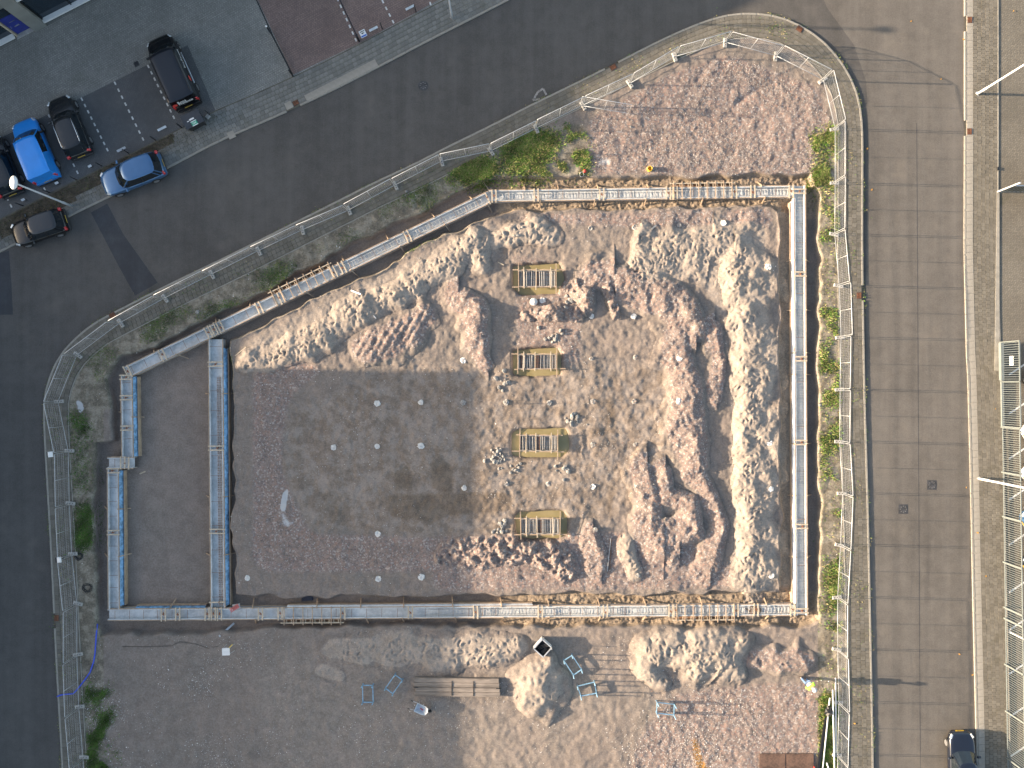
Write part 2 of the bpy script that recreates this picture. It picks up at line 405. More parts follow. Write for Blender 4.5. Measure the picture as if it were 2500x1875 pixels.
GULLY = [(1497,165),(1951,72),(2096,722),(276,770),(140,1508),(2366,50),(2365,322),(723,252)]
fine_k = resample(site_k, .5)
es = [(1990,-260),(1985,-60),(2020,20),(2085,110),(2115,200),(2120,330)]
struct(sheet('road', [[P(*p) for p in es]+[P(2115,640),P(2112,900),P(2122,1300),P(2142,2200),P(2395,2200),P(2378,1700),P(2372,1300),P(2361,870),P(2356,600),P(2356,0),P(2354,-260)]], .003, M['asphalt_e']))  # east street laid over the road in the paler, sunlit-toned asphalt
pv = struct(sheet('pavement', [strip(fine_k, -.02, -1.72)], .042, M['bed']))
pave(pv, fine_k, -1, .13, 5, .3, M['tile'], .085, lambda t: (t[0]-P(1900,80).to_2d()).length)
kerbs(pv, fine_k, -1, .13, .10, gaps=GULLY)
_e = MB()
for a, b in zip(resample(offset(fine_k, -1.69), 1.0), resample(offset(fine_k, -1.69), 1.0)[1:]):
    if in_frame((a+b)/2): _e.bar((a.x,a.y,.04), (b.x,b.y,.04+random.uniform(-.01,.01)), .06, .12)
_e.build('edging_strip', M['kerb'], pv)

# north-west block: brick parking courts, bays, planting strip, pavement
far_nw = [(-63,-20),(-63,63),(30,63)]
nwl = resample(nw_k, .5)
struct(sheet('parking_court', [[tuple(p) for p in offset(nwl, .05)]+[tuple(p) for p in reversed(far_nw)]], .058, M['pave_grey']))
bay = [(363,158),(432,305),(528,274),(523,262),(455,150)]
bayq = [(-150,413),(363,158),(440,318),(372,352),(-90,585)]
struct(sheet('parking_bays', [[P(*p) for p in bayq]], .063, M['pave_dark']))
struct(sheet('parking_bays', [[P(*p) for p in [(363.5,158),(459,111),(528,274),(440.5,318)]]], .063, M['pave_dark']))
redq = [(600,-62),(629,0),(716,183),(875,108),(1017,31),(1200,-75),(1100,-200),(700,-200)]
struct(sheet('parking_court', [[P(*p) for p in redq]], .063, M['pave_red']))
soilq = [(528,276),(440,319),(372,353),(250,413),(120,478),(0,540),(-90,590),(-90,640),(0,590),(130,528),(240,470),(330,425),(440,352),(535,290)]
struct(sheet('planting_strip', [[P(*p) for p in soilq]], .072, M['soil']))
npv = struct(sheet('pavement', [strip(nwl, .03, 2.02)], .067, M['bed']))
pave(npv, nwl, 1, .15, 6, .3, M['tile_nw'], .095, lambda t: (t[0]-P(860,150).to_2d()).length, skip=lambda p: p.x < P(430,0).x and geometry.intersect_point_quad_2d(p, *[P(*q).to_2d() for q in [(528,276),(0,540),(0,590),(535,290)]]) != 0)
kerbs(npv, nwl, 1, .14, .105, gaps=GULLY)
# slab strip (crossing) along the kerb
slab_me = bpy.data.meshes.new('paving_slab'); _m = MB().box((0,0,-.03), (.48,.48,.06), cut=.008); slab_me.from_pydata([tuple(v) for v in _m.v], [], _m.f); slab_me.materials.append(M['slab'])
for t in np.linspace(0, 1, 12):
    u = 755+(912-755)*t; v = 238+(157-238)*t; p = P(u, v)
    o = bpy.data.objects.new('paving_slab', slab_me); o.location = (p.x, p.y, .104); o.rotation_euler = (0,0,R(27.3)); link(o, npv)
for (u, v) in ((706,258),(566,330)):
    o = bpy.data.objects.new('paving_slab', slab_me); p = P(u, v); o.location = (p.x, p.y, .106); o.rotation_euler = (0,0,R(25)); link(o, npv)
def dash(line, z=.067):
    m = MB(); a, b = P(*line[0]), P(*line[1]); d = (b-a); L = d.length; n = max(1, round(L/.5)); ang = math.atan2(d.y, d.x)
    for i in range(n+1):
        p = a.lerp(b, i/n); m.box((p.x, p.y, z+.001), (.23, .10, .006), Matrix.Rotation(ang, 3, 'Z'))
    return struct(m.build('parking_line', M['white_mark']))
for ln in [((363,163),(425,287)),((282,204),(350,340)),((201,243),(263,366)),((121,284),(190,421)),((40,330),(110,462)),((-40,370),(28,503)),((825,0),(869,98)),((935,5),(960,54)),((1046,-10),(1051,10))]: dash(ln)

# east block
el = resample(e_k, .5)
struct(sheet('yard', [[tuple(p) for p in offset(el, 2.2)]+[(69,-69),(69,69)]], .058, M['pave_yard']))
epv = struct(sheet('pavement', [strip(el, .03, 2.22)], .063, M['bed']))
pave(epv, el, 1, .60, 6, .27, M['tile_e'], .092, lambda t: abs(t[0].y-P(0,480).y))
ylo, yhi = P(0,905).y, P(0,335).y
kerbs(epv, el, 1, .14, .105, gaps=GULLY+[(2365,322)])
cur = resample(offset(el, .37), .46)
for a, b in zip(cur, cur[1:]):
    m = (a+b)/2; d = b-a
    if not in_frame(m): continue
    wide = ylo < m.y < yhi
    o = bpy.data.objects.new('paving_slab', slab_me); o.location = (m.x, m.y, .100 if wide else .094); o.rotation_euler = (0,0,math.atan2(d.y,d.x)); o.scale = (.94, .94 if wide else .9, 1); link(o, epv)
    if not wide: o.data = slab_me; o.scale = (.94, .9, 1)
_e = MB()
ed = resample(offset(el, 2.26), 1.0)
for a, b in zip(ed, ed[1:]):
    if in_frame((a+b)/2): _e.bar((a.x,a.y,.06), (b.x,b.y,.06), .07, .09)
_e.build('edging_strip', M['kerb'], epv)
for q in [(915,27),(1010,27),(1120,27),(1220,27),(1330,27),(1446,27),(1538,27),(1645,27),(1750,27),(1848,27)]:
    a = P(2462, q[0]); b = P(2640, q[0]-118); m = MB().bar((a.x,a.y,.0635), (b.x,b.y,.0635), .11, .005); struct(m.build('parking_line', M['white_mark']))
struct(MB().prism([P(2426,905),P(2438,905),P(2438,470),P(2432,470)][::-1], .05, .11).build('edging_strip', M['kerb']))

# gullies and manholes
for i, (u, v) in enumerate(GULLY):
    p = P(u, v); rz = {0:R(29),1:R(-33),3:R(27),7:R(27)}.get(i, R(90))
    g = empty('gully_grate', (p.x, p.y, .06), rz, ['rusty kerb gully by the pavement near the white road mark','rusty kerb gully on the rounded street corner','rusty kerb gully half hidden in weeds on the grassy side','rusty kerb gully on the bend of the paved strip','rusty kerb gully beside the blue hose fence','rust red kerb gully facing the tall white lamp post','rust red kerb gully at the end of the pale slab strip','dark kerb gully beside a lone pale slab'][i], 'drain')
    MB().box((0,0,.025), (.42,.32,.06)).build('frame', M['grate'], g)
    for s in range(5): MB().box((-.14+s*.07,0,.063), (.03,.24,.016)).build('grate_bar', M['rust'], g)
def manhole(u, v, square, label, r=.29):
    p = P(u, v); g = empty('manhole_cover', (p.x, p.y, .0), 0, label, 'manhole')
    if square: MB().box((0,0,.001), (.64,.64,.014)).build('frame', M['iron'], g)
    else: MB().lathe([(r+.05,0),(r+.05,.006)], 28).build('frame', M['iron'], g)
    l = MB().lathe([(r,.002),(r,.014),(r-.02,.017),(0.1,.017),(.08,.02)], 28).build('lid', M['iron'], g)
    for a in range(8):
        MB().box((.2*math.cos(a*.785), .2*math.sin(a*.785), .02), (.05,.02,.006), Matrix.Rotation(a*.785,3,'Z')).build('stud', M['concrete'], l)
manhole(1033, 209, False, 'round iron manhole cover in the shaded diagonal street')
manhole(2275, 1184, True, 'square framed manhole cover right of the centre seam of the straight street')
manhole(2205, 1243, True, 'square framed manhole cover left of the centre seam of the straight street')
p = P(334, 157); g = empty('court_drain', (p.x,p.y,.06), R(27), 'dark square drain in the grey brick court above the empty bay', 'drain')
MB().box((0,0,.004), (.34,.34,.014)).build('frame', M['iron'], g)
for s in range(4): MB().box((-.1+s*.067,0,.014), (.03,.26,.01)).build('grate_bar', M['black_metal'], g)
_c = MB(); [_c.bar(P(*a,.003), P(*b,.003), .13, .003) for a, b in (((1301,245),(1313,225)),((1313,225),(1326,216)),((1326,216),(1334,232)),((1301,245),(1318,241)))]; struct(_c.build('chalk_mark', simple('faded_chalk', (.22,.21,.20), .9, var=.5, fine=12)))
struct(MB().bar(P(2238,300,.0045), P(2247,1900,.0045), .03, .004).build('road_seam', M['asphalt_new']))

# ---------------------------------------------------------------- site terrain
STEP = .065
x0, x1 = P(150,0).x, P(2080,0).x; y0, y1 = P(0,2010).y, P(0,90).y
NX = int((x1-x0)/STEP)+1; NY = int((y1-y0)/STEP)+1
X, Y = np.meshgrid((x0+np.arange(NX)*STEP).astype(np.float32), (y0+np.arange(NY)*STEP).astype(np.float32))
U = X*36.3+1250; V = 937.5-Y*36.3
fx = np.fft.fftfreq(NX)[None, :]; fy = np.fft.fftfreq(NY)[:, None]; F2 = fx**2+fy**2
def blur(a, sig):
    s = sig/STEP; return np.real(np.fft.ifft2(np.fft.fft2(a)*np.exp(-2*math.pi**2*s*s*F2))).astype(np.float32)
def noise(sig):
    n = blur(rng.standard_normal((NY, NX)), sig); return n/n.std()
def aniso(sx, sy):
    n = np.real(np.fft.ifft2(np.fft.fft2(rng.standard_normal((NY, NX)))*np.exp(-2*math.pi**2*((sx/STEP*fx)**2+(sy/STEP*fy)**2)))).astype(np.float32); return n/n.std()
def inside(poly, Uq=None, Vq=None):
    Uq = U if Uq is None else Uq; Vq = V if Vq is None else Vq
    r = np.zeros(Uq.shape, bool); n = len(poly)
    for i in range(n):
        xa, ya = poly[i]; xb, yb = poly[(i+1) % n]
        if ya == yb: continue
        r ^= ((ya > Vq) != (yb > Vq)) & (Uq < (xb-xa)*(Vq-ya)/(yb-ya)+xa)
    return r
def segd(pts, closed=False):
    D = np.full(U.shape, 1e9, np.float32); T = np.zeros(U.shape, np.float32); n = len(pts); m = n if closed else n-1
    for i in range(m):
        xa, ya = pts[i][:2]; xb, yb = pts[(i+1) % n][:2]; dx, dy = xb-xa, yb-ya; L = dx*dx+dy*dy
        t = np.clip(((U-xa)*dx+(V-ya)*dy)/L, 0, 1); d = np.hypot(U-xa-t*dx, V-ya-t*dy); w = d < D
        D = np.where(w, d, D); T = np.where(w, i+t, T)
    return D/36.3, T
ss = lambda t: (lambda q: q*q*(3-2*q))(np.clip(t, 0, 1))
n30, n12, n06, n3, n80 = noise(.30), noise(.11), noise(.048), noise(.9), noise(2.5)
# excavation outline and inner platform (photo-plan coordinates at ground level)
EXC = [(1209,430),(1500,432),(1800,428),(1985,426),(1997,440),(2000,900),(2001,1518),(1968,1532),(1500,1532),(1000,1530),(700,1534),(400,1552),(236,1548),(230,1300),(228,1080),(277,1072),(272,1000),(262,925),(293,874),(386,838),(501,781),(633,719),(829,608),(955,549),(1066,500),(1161,447)]
PLAT = [(566,836),(671,777),(845,694),(1035,602),(1114,561),(1177,531),(1260,517),(1500,513),(1700,509),(1883,503),(1895,515),(1901,700),(1903,1000),(1900,1300),(1899,1446),(1500,1449),(1000,1454),(620,1456),(582,1450),(575,1400),(572,1240),(569,1000)]
wob = 5*n3
Us, Vs = U, V; U = U+2.5*n30+wob*.5; V = V+2.5*noise(.3)+wob*.3
inE = inside(EXC); dE, _ = segd(EXC, True); inP = inside(PLAT); dP, _ = segd(PLAT, True)
U, V = Us, Vs
sE = np.where(inE, dE, -dE); sP = np.where(inP, -dP, dP)
floor = ss((sE+.04)/.20)*ss((sP+.05)/.24)
Z = np.full(U.shape, .065, np.float32)+.012*n30+.01*n12
plat = ss((-sP+.05)/.2)
Z += plat*(-.09+.03*n3+.005*n30+.003*n12+.006*n06)
Zf = -.62+.012*n3+.24*ss((Us-1885)/10)*ss((1945-Us)/8)*ss((Vs-500)/20)*ss((1450-Vs)/20)+.20*np.clip(ss((Vs-1440)/30)*ss((Us-1150)/200)+ss((540-Vs)/30)*ss((Us-1190)/80), 0, 1)*ss((1930-Us)/30)
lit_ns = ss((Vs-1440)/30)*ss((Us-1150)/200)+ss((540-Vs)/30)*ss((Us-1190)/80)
Zf += (.012*n12+.020*n06+.02*np.abs(n30))*np.clip(lit_ns, .12, 1)
Z = Z*(1-floor)+Zf*floor
def pm(poly, sig=.5): return blur(inside(poly).astype(np.float32), sig)
centre = pm([(700,1010),(880,930),(1010,890),(1250,900),(1640,890),(1650,1190),(1400,1290),(1110,1310),(750,1290),(690,1150)], .8)
Z -= .16*centre
roughmask = plat*(1-.75*centre)
rubN = pm([(1440,290),(1500,255),(1640,180),(1780,135),(2000,215),(2030,330),(1985,425),(1400,425),(1440,350)], .35)
rubS = pm([(1640,1690),(2000,1660),(1995,2000),(1500,2000),(1560,1800)], .8)
Z += rubN*(.002*n12+.007*n06+.006*n30)+rubS*(.002*n12+.006*n06)
for poly, d in (([(1760,130),(1680,230),(1672,226),(1752,128)], .06), ([(1870,210),(1800,260),(1790,252),(1860,200)], .08)): Z -= d*pm(poly, .12)
RUT = np.zeros_like(Z)
for a, b in (((1484,770),(1488,1280)),((1502,770),(1500,1290)),((1176,905),(1184,1060)),((1268,950),(1272,1240)),((1040,1760),(1500,1690)),((1050,1790),(1520,1715)),((420,950),(445,1440)),((640,1660),(700,1860)),((1600,330),(1950,300)),((1600,350),(1960,322))):
    d_, t_ = segd([a, b]); RUT = np.maximum(RUT, np.exp(-(d_/.2)**2)*(.25+.75*np.clip(n3+.4, 0, 1)))
Z -= .022*RUT*(.7+.5*np.sin(V*.9))*np.clip(1-floor*3, 0, 1)
# wet pits round the four pile-cap cages
PITS = [[(1254,648),(1300,645),(1366,641),(1372,655),(1380,680),(1366,702),(1362,716),(1270,718),(1252,700)], [(1252,856),(1300,850),(1360,848),(1370,865),(1370,905),(1368,914),(1300,918),(1254,914)],
        [(1250,1060),(1262,1050),(1380,1046),(1388,1060),(1390,1100),(1372,1116),(1300,1118),(1252,1112)], [(1258,1262),(1268,1252),(1374,1248),(1386,1266),(1384,1310),(1360,1318),(1262,1318)]]
pit = np.zeros_like(Z)
for q in PITS: pit = np.maximum(pit, blur(inside(q).astype(np.float32), .09))
Z = Z*(1-pit)+(-.72)*pit
base = Z.copy()
nbk = noise(.42)
# mounds: spine of (u, v, height, half width px)
MOUNDS = {
 'nwA': ([(600,890,.35,28),(612,884,.5,34),(650,880,.30,34)], 'sand'),
 'nwB': ([(672,872,.40,32),(720,845,.55,42),(790,822,.55,42),(812,812,.25,30)], 'sand'),
 'nwC': ([(812,800,.35,34),(850,772,.55,44),(895,742,.6,46),(915,730,.3,30)], 'sand'),
 'nwD': ([(918,742,.4,36),(960,716,.6,48),(1010,700,.5,48),(1040,680,.4,40)], 'sand'),
 'nwE': ([(1046,680,.4,36),(1090,650,.55,46),(1130,610,.6,48),(1165,585,.6,42),(1175,650,.5,36)], 'sand'),
 'rampC': ([(890,850,.35,40),(950,832,.55,60),(1010,800,.5,50),(1040,770,.4,40)], 'rub'),
 'spurB': ([(1120,720,.4,36),(1168,740,.65,34),(1172,800,.75,34),(1180,860,.55,30),(1195,895,.25,20)], 'rub'),
 'north': ([(1212,590,.30,32),(1255,572,.5,42),(1310,565,.55,44),(1345,580,.35,34)], 'sand'),
 'neE': ([(1562,562,.34,22),(1556,620,.36,22),(1540,670,.30,24),(1590,640,.30,52),(1660,600,.32,66),(1740,595,.32,66),(1800,620,.34,52)], 'sand'),
 'east1': ([(1790,630,.45,46),(1800,680,.58,46),(1808,760,.62,40),(1816,840,.66,38),(1822,930,.62,40)], 'sand'),
 'east2': ([(1820,925,.60,40),(1820,1000,.56,42),(1822,1080,.58,42),(1818,1160,.58,42),(1822,1230,.62,40)], 'sand'),
 'east3': ([(1824,1225,.62,40),(1832,1300,.66,40),(1826,1370,.5,46),(1815,1420,.4,42)], 'sand'),
 'rubG': ([(1450,690,.40,34),(1500,680,.5,44),(1560,690,.5,50),(1640,715,.6,50),(1688,770,.75,42),(1700,810,.7,34)], 'rub'),
 'rubG2': ([(1672,800,.5,34),(1668,860,.6,38),(1680,930,.65,40),(1690,1010,.65,42),(1700,1080,.7,44),(1705,1130,.6,36)], 'rub'),
 'midK': ([(1746,795,.30,20),(1752,840,.42,20),(1760,880,.22,16),(1756,930,.36,18),(1752,975,.22,14)], 'rub'),
 'seH': ([(1580,1150,.5,30),(1592,1200,.65,32),(1590,1270,.65,36),(1620,1310,.6,40)], 'rub'),
 'seI': ([(1625,1150,.55,24),(1632,1200,.6,22),(1690,1220,.7,32),(1700,1300,.7,38),(1660,1310,.65,36)], 'rub'),
 'seJ': ([(1700,1150,.45,28),(1740,1210,.45,26),(1765,1290,.5,22),(1745,1350,.55,28),(1735,1390,.4,30)], 'rub'),
 'sM': ([(1090,1350,.22,34),(1160,1350,.35,42),(1220,1340,.5,40),(1290,1345,.5,40),(1350,1360,.55,46),(1385,1390,.35,34)], 'clod'),
 'sN': ([(1448,1300,.35,20),(1462,1340,.5,22),(1470,1385,.4,22)], 'rub'),
 'sO': ([(1528,1320,.35,26),(1538,1365,.5,24),(1548,1405,.35,22)], 'sand'),
 'clodJ': ([(1285,770,.45,24),(1320,765,.5,26),(1370,760,.5,26),(1405,770,.35,22)], 'clod'),
 'clodK': ([(1405,700,.35,28),(1430,720,.55,28),(1436,752,.5,22)], 'clod'),
 'clodL': ([(1480,705,.3,20),(1500,750,.4,18),(1504,775,.25,12)], 'clod'),
 'low': ([(815,1582,.2,34),(880,1590,.3,46),(980,1590,.35,54),(1080,1592,.4,56),(1180,1590,.5,56),(1255,1580,.5,44)], 'sand'),
 'lowB': ([(785,1636,.12,26),(830,1650,.14,24)], 'sand'),
 'cone': ([(1308,1662,1.0,76),(1316,1672,1.0,76)], 'sand'),
 'big': ([(1590,1590,.65,56),(1640,1580,.8,72),(1710,1590,.85,84),(1780,1605,.85,76),(1798,1640,.6,48)], 'sand'),
 'bigB': ([(1578,1630,.7,40),(1600,1650,.5,34)], 'sand'),
 'soil': ([(1838,1612,.35,44),(1880,1612,.45,48),(1940,1608,.55,46),(1958,1612,.55,40)], 'rub'),
}
sandm = np.zeros_like(Z); rubm = np.zeros_like(Z); H = {}
feet = []
for key, (sp, typ) in MOUNDS.items():
    D, T = segd(sp); ii = np.arange(len(sp)); h = np.interp(T, ii, [p[2] for p in sp]); w = np.interp(T, ii, [p[3] for p in sp])/36.3
    w = w*(1+.12*n3+.09*n30)
    su = np.interp(T, ii, [p[0] for p in sp])
    if key.startswith('east') or key == 'neE': D = np.where(U > su+2, D*(.40 if key != 'neE' else .6), D*1.15)
    if typ == 'rub' and key not in ('rampC','soil'): D = np.where(U < su, D*.52, D*1.3)
    q = np.clip(1-D/np.maximum(w, .2), 0, 1)
    prof = (q*(1.75-.75*q) if typ == 'sand' else q**.9*(1.35-.35*q)) if typ != 'clod' else q**.7
    prof = np.clip(prof, 0, 1)
    det = ss(q*3)
    if typ == 'clod': hh = h*prof*(.62+.45*np.abs(n30))+det*(.05*n12+.03*n06)
    elif typ == 'rub': hh = h*prof*(1+.06*n30)+det*(.005*n12+.010*n06)
    else: hh = h*prof*(1+.04*n30)+det*(.003*n12+.007*n06)
    if typ != 'clod': hh = hh*np.clip(.95+.07*nbk+.02*n12, .3, 1.25)*(.72 if typ == 'rub' else .8 if key in ('cone','big','bigB') or key.startswith('east') else .62)
    if key == 'rampC': hh = hh+.028*np.sin((U*.52+V*.30)*.62)*ss(q*2.2-.5)
    hh = np.where(q > 0, hh, 0); H[key] = np.maximum(hh, 0).astype(np.float32)
    m = ss(q*1.6)
    if typ == 'sand': sandm = np.maximum(sandm, m)
    else: rubm = np.maximum(rubm, m); sandm = sandm*(1-.8*m)
    area = [(p[0], p[1], p[3]) for p in sp]
    if typ == 'sand':
        for a, b in zip(area, area[1:]):
            L = math.hypot(b[0]-a[0], b[1]-a[1]); nf = int((L+20)*(a[2]+b[2])/2*2/36.3**2*4.6)
            for _ in range(nf):
                t = random.random(); feet.append((a[0]+(b[0]-a[0])*t+random.gauss(0, a[2]*.55), a[1]+(b[1]-a[1])*t+random.gauss(0, a[2]*.55), key))
# footprints in the loose sand
def stamp(A, u, v, depth, ang, ln=.15, wd=.062):
    cx = ((u-1250)/36.3-x0)/STEP; cy = ((937.5-v)/36.3-y0)/STEP; r = 5; ix, iy = int(cx), int(cy)
    if ix < r or iy < r or ix >= NX-r-1 or iy >= NY-r-1: return
    yy, xx = np.mgrid[iy-r:iy+r+1, ix-r:ix+r+1]; dx = (xx-cx)*STEP; dy = (yy-cy)*STEP
    a = dx*math.cos(ang)+dy*math.sin(ang); b = -dx*math.sin(ang)+dy*math.cos(ang); e = (a/ln)**2+(b/wd)**2
    A[iy-r:iy+r+1, ix-r:ix+r+1] += (-depth*np.exp(-e*1.1)+depth*.22*np.exp(-((np.sqrt(e)-1.7)**2)*4)).astype(np.float32)
FEET = np.zeros_like(Z)
for u, v, kk in feet: stamp(FEET, u, v, random.uniform(.025,.06), random.uniform(0, 6.3))
for _ in range(600):
    u = random.uniform(600,1890); v = random.uniform(520,1440); stamp(FEET, u, v, random.uniform(.008,.022), random.uniform(0,6.3))
ZB = base+FEET*np.clip(plat+ (Vs > 1540), 0, 1)*(1-.8*centre)*(floor < .05)
tot = np.zeros_like(Z)
for hh in H.values(): tot = np.maximum(tot, hh)
ZT = ZB+tot+FEET*ss(tot*6)*.6
# surface kinds
west = ss((1000-Us)/500)
sandz = np.maximum(sandm, .75*pm([(570,842),(850,705),(1040,612),(1180,540),(1260,560),(1200,640),(900,790),(640,890)], .5))
sandz = np.maximum(sandz, .9*pm([(1560,560),(1870,540),(1890,1440),(1790,1440),(1780,800),(1700,680),(1560,690)], .4))
sandz = np.maximum(sandz, .35*pm([(1260,520),(1500,515),(1560,640),(1430,660),(1300,560)], .5))
sandz = np.maximum(sandz, .42*pm([(640,1560),(1990,1545),(1700,1720),(1100,2000),(700,2000),(560,1700)], .9))
rubz = np.maximum.reduce([rubm, rubN, rubS, .8*pm([(615,905),(660,850),(800,900),(720,960),(700,1000),(690,1150),(760,1300),(1080,1310),(1100,1400),(640,1400),(612,1370)], .35), .75*pm([(1260,520),(1890,505),(1890,560),(1560,560),(1260,545)], .3),
    .8*pm([(1050,1300),(1650,1290),(1880,1440),(1050,1450)], .5), .30*pm([(230,1540),(600,1560),(700,1720),(640,2000),(230,2000)], .7), .6*pm([(1180,600),(1250,640),(1250,900),(1430,900),(1430,690),(1330,620)], .4)])
rubz = rubz*(1-.9*sandm)
mudz = centre*(1-rubm)
soilz = np.clip(1-plat-floor*1.2, 0, 1)*np.maximum.reduce([ss((1300-Us)/120)*ss((1100-Vs+.62*(400-Us)*0)/40)*(Vs < 1000)*(1-rubN), ss((262-Us)/16), ss((Us-1992)/8)*(Vs > 320), pm([(1100,340),(1430,300),(1430,430),(1100,430)], .3)])
wetz = np.maximum.reduce([.5*RUT*(Us > 1100)*(Vs > 700)*(Vs < 1300), 1.25*pm([(940,1212),(1120,1205),(1250,1205),(1250,1248),(1100,1258),(1060,1275),(950,1262)], .2), 1.1*pm([(1052,1120),(1075,1115),(1108,1150),(1105,1205),(1052,1195)], .15), .42*pm([(615,905),(660,850),(800,900),(720,960),(700,1000),(690,1150),(760,1300),(1040,1310),(1050,1390),(640,1390),(615,1360)], .35), .34*pm([(230,1590),(560,1620),(660,1760),(640,2000),(230,2000)], .8), pm([(960,1150),(1000,1130),(1010,1200),(960,1200)], .15), pm([(1050,1120),(1075,1120),(1080,1200),(1050,1190)], .2), pm([(930,1215),(1120,1205),(1250,1205),(1250,1250),(1100,1260),(1060,1280),(950,1265)], .25),
    .9*pm([(1480,960),(1500,960),(1505,1060),(1430,1070),(1430,1045),(1480,1040)], .2), .6*pm([(1270,1140),(1285,1140),(1285,1210),(1265,1210)], .15), .7*pm([(1425,1180),(1445,1230),(1430,1260)], .2), .8*pm([(1480,1180),(1500,1190),(1495,1280),(1482,1260)], .15), .55*pm([(760,1190),(850,1190),(860,1290),(770,1290)], .4)])
stain = np.maximum.reduce([.95*pm([(1685,1800),(1705,1800),(1715,1850),(1725,1870),(1760,1880),(1700,1900)], .22), .4*pm([(1150,930),(1180,940),(1200,1040),(1170,1050)], .35), .4*pm([(1965,1740),(1985,1740),(1990,1800),(1970,1800)], .2)])
white = np.maximum.reduce([pm([(186,972),(200,980),(206,1000),(196,1012)], .16)*1.2, 1.1*pm([(684,1240),(690,1205),(700,1192),(703,1196),(697,1245),(690,1252)], .11), .6*pm([(683,1250),(696,1248),(706,1272),(735,1270),(700,1292),(688,1282)], .12), .7*pm([(1450,388),(1500,380),(1495,408),(1450,405)], .25), .45*pm([(250,800),(300,775),(310,790),(260,815)], .2)])
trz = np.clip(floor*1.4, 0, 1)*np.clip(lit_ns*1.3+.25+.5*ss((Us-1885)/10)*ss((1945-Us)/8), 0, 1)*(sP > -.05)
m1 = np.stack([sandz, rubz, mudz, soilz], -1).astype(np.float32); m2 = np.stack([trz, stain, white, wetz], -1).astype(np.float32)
def grid_obj(name, Zq, facemask, mat, parent=None):
    idx = -np.ones((NY, NX), np.int64); fm = np.zeros((NY, NX), bool)
    for dy in (0,1):
        for dx in (0,1): fm[dy:NY-1+dy, dx:NX-1+dx] |= facemask
    idx[fm] = np.arange(fm.sum()); co = np.stack([X[fm], Y[fm], Zq[fm]], -1).astype(np.float32)
    a = idx[:-1,:-1][facemask]; b = idx[:-1,1:][facemask]; c = idx[1:,1:][facemask]; d = idx[1:,:-1][facemask]
    q = np.stack([a,b,c,d], -1).astype(np.int32); nf = len(q)
    me = bpy.data.meshes.new(name); me.vertices.add(len(co)); me.vertices.foreach_set('co', co.ravel())
    me.loops.add(nf*4); me.loops.foreach_set('vertex_index', q.ravel()); me.polygons.add(nf)
    me.polygons.foreach_set('loop_start', np.arange(0, nf*4, 4, dtype=np.int32)); me.polygons.foreach_set('use_smooth', np.ones(nf, bool))
    me.update(); me.validate()
    for nm, arr in (('mask', m1), ('mask2', m2)):
        at = me.color_attributes.new(nm, 'FLOAT_COLOR', 'POINT'); at.data.foreach_set('color', arr[fm].ravel())
    me.materials.append(mat); return link(bpy.data.objects.new(name, me), parent)
inner = offset(fine_k, -1.62); IN = [((p.x*36.3+1250), (937.5-p.y*36.3)) for p in inner[::2]]
inS = inside(IN); fm = inS[:-1,:-1] & inS[1:,1:] & inS[1:,:-1] & inS[:-1,1:]
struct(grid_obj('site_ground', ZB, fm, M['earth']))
struct(sheet('site_ground', [[P(150,2003),P(215,2003),P(2080,2003),P(2140,2150),P(160,2150)][::-1]], .05, M['earth']))
LBL = {'nwA':'small smooth lit sand hump at the western tip of the long ridge','nwB':'trampled sand mound next to the smooth hump on the western ridge','nwC':'sand mound with a broad shaded flank in the middle of the slanting ridge','nwD':'flat topped sand mound above the tracked brown ramp','nwE':'footprint pitted sand mound at the high end of the slanting ridge',
 'rampC':'brown rubble ramp with digger tracks below the sand ridge','spurB':'steep pinkish rubble spur facing the sun left of the upper pits','north':'sand heap above the topmost water filled pit','neE':'wide trampled sand bank below the top formwork','east1':'tall sand ridge beside the deep shaded hollow','east2':'footprint covered middle stretch of the long sand ridge','east3':'bright smooth southern stretch of the long sand ridge',
 'rubG':'rubble bank curving round the upper side of the shaded hollow','rubG2':'pink rubble bank between the muddy floor and the long sand ridge','midK':'narrow earth rib standing in the shaded hollow','seH':'steep rubble mound beside the lower right pile heads','seI':'double rubble mound with deep dark shadow pockets','seJ':'rubble spur next to the bright sand ridge in the lower corner','sM':'row of clumpy earth clods below the lowest pit','sN':'narrow earth hump with two steel bars lying next to it','sO':'small sunlit sand hump near the bottom formwork','clodJ':'line of torn earth clods between the two upper pits','clodK':'pointed earth clod casting a dark shadow beside the upper pits','clodL':'small sharp earth fin on the rubble bank',
 'low':'long low trampled sand heap below the bottom formwork','lowB':'faint thin sand patch in the shade below the bottom formwork','cone':'round sand cone next to the timber beams','big':'large footprint covered sand pile below the bottom formwork','bigB':'steep sunlit front lump of the large sand pile','soil':'brown soil heap beside the walking worker'}
for key, hh in H.items():
    m = hh > .012; f = m[:-1,:-1] & m[1:,1:] & m[1:,:-1] & m[:-1,1:]
    if not f.any(): continue
    nm = {'sand':'sand_pile','rub':'rubble_pile','clod':'earth_clods'}[MOUNDS[key][1]]
    o = grid_obj(nm, ZB+hh+FEET*ss(hh*6)*.6, f, M['earth'])
    tag(o, LBL[key], {'sand':'sand pile','rub':'rubble pile','clod':'earth heap'}[MOUNDS[key][1]])
def height(u, v):
    ix = np.clip((((np.asarray(u)-1250)/36.3-x0)/STEP).astype(int), 0, NX-1); iy = np.clip((((937.5-np.asarray(v))/36.3-y0)/STEP).astype(int), 0, NY-1); return ZT[iy, ix]
def G(u, v): return P(u, v, 0)+Vector((0, 0, float(height(u, v))))   # point on the ground under a plan position
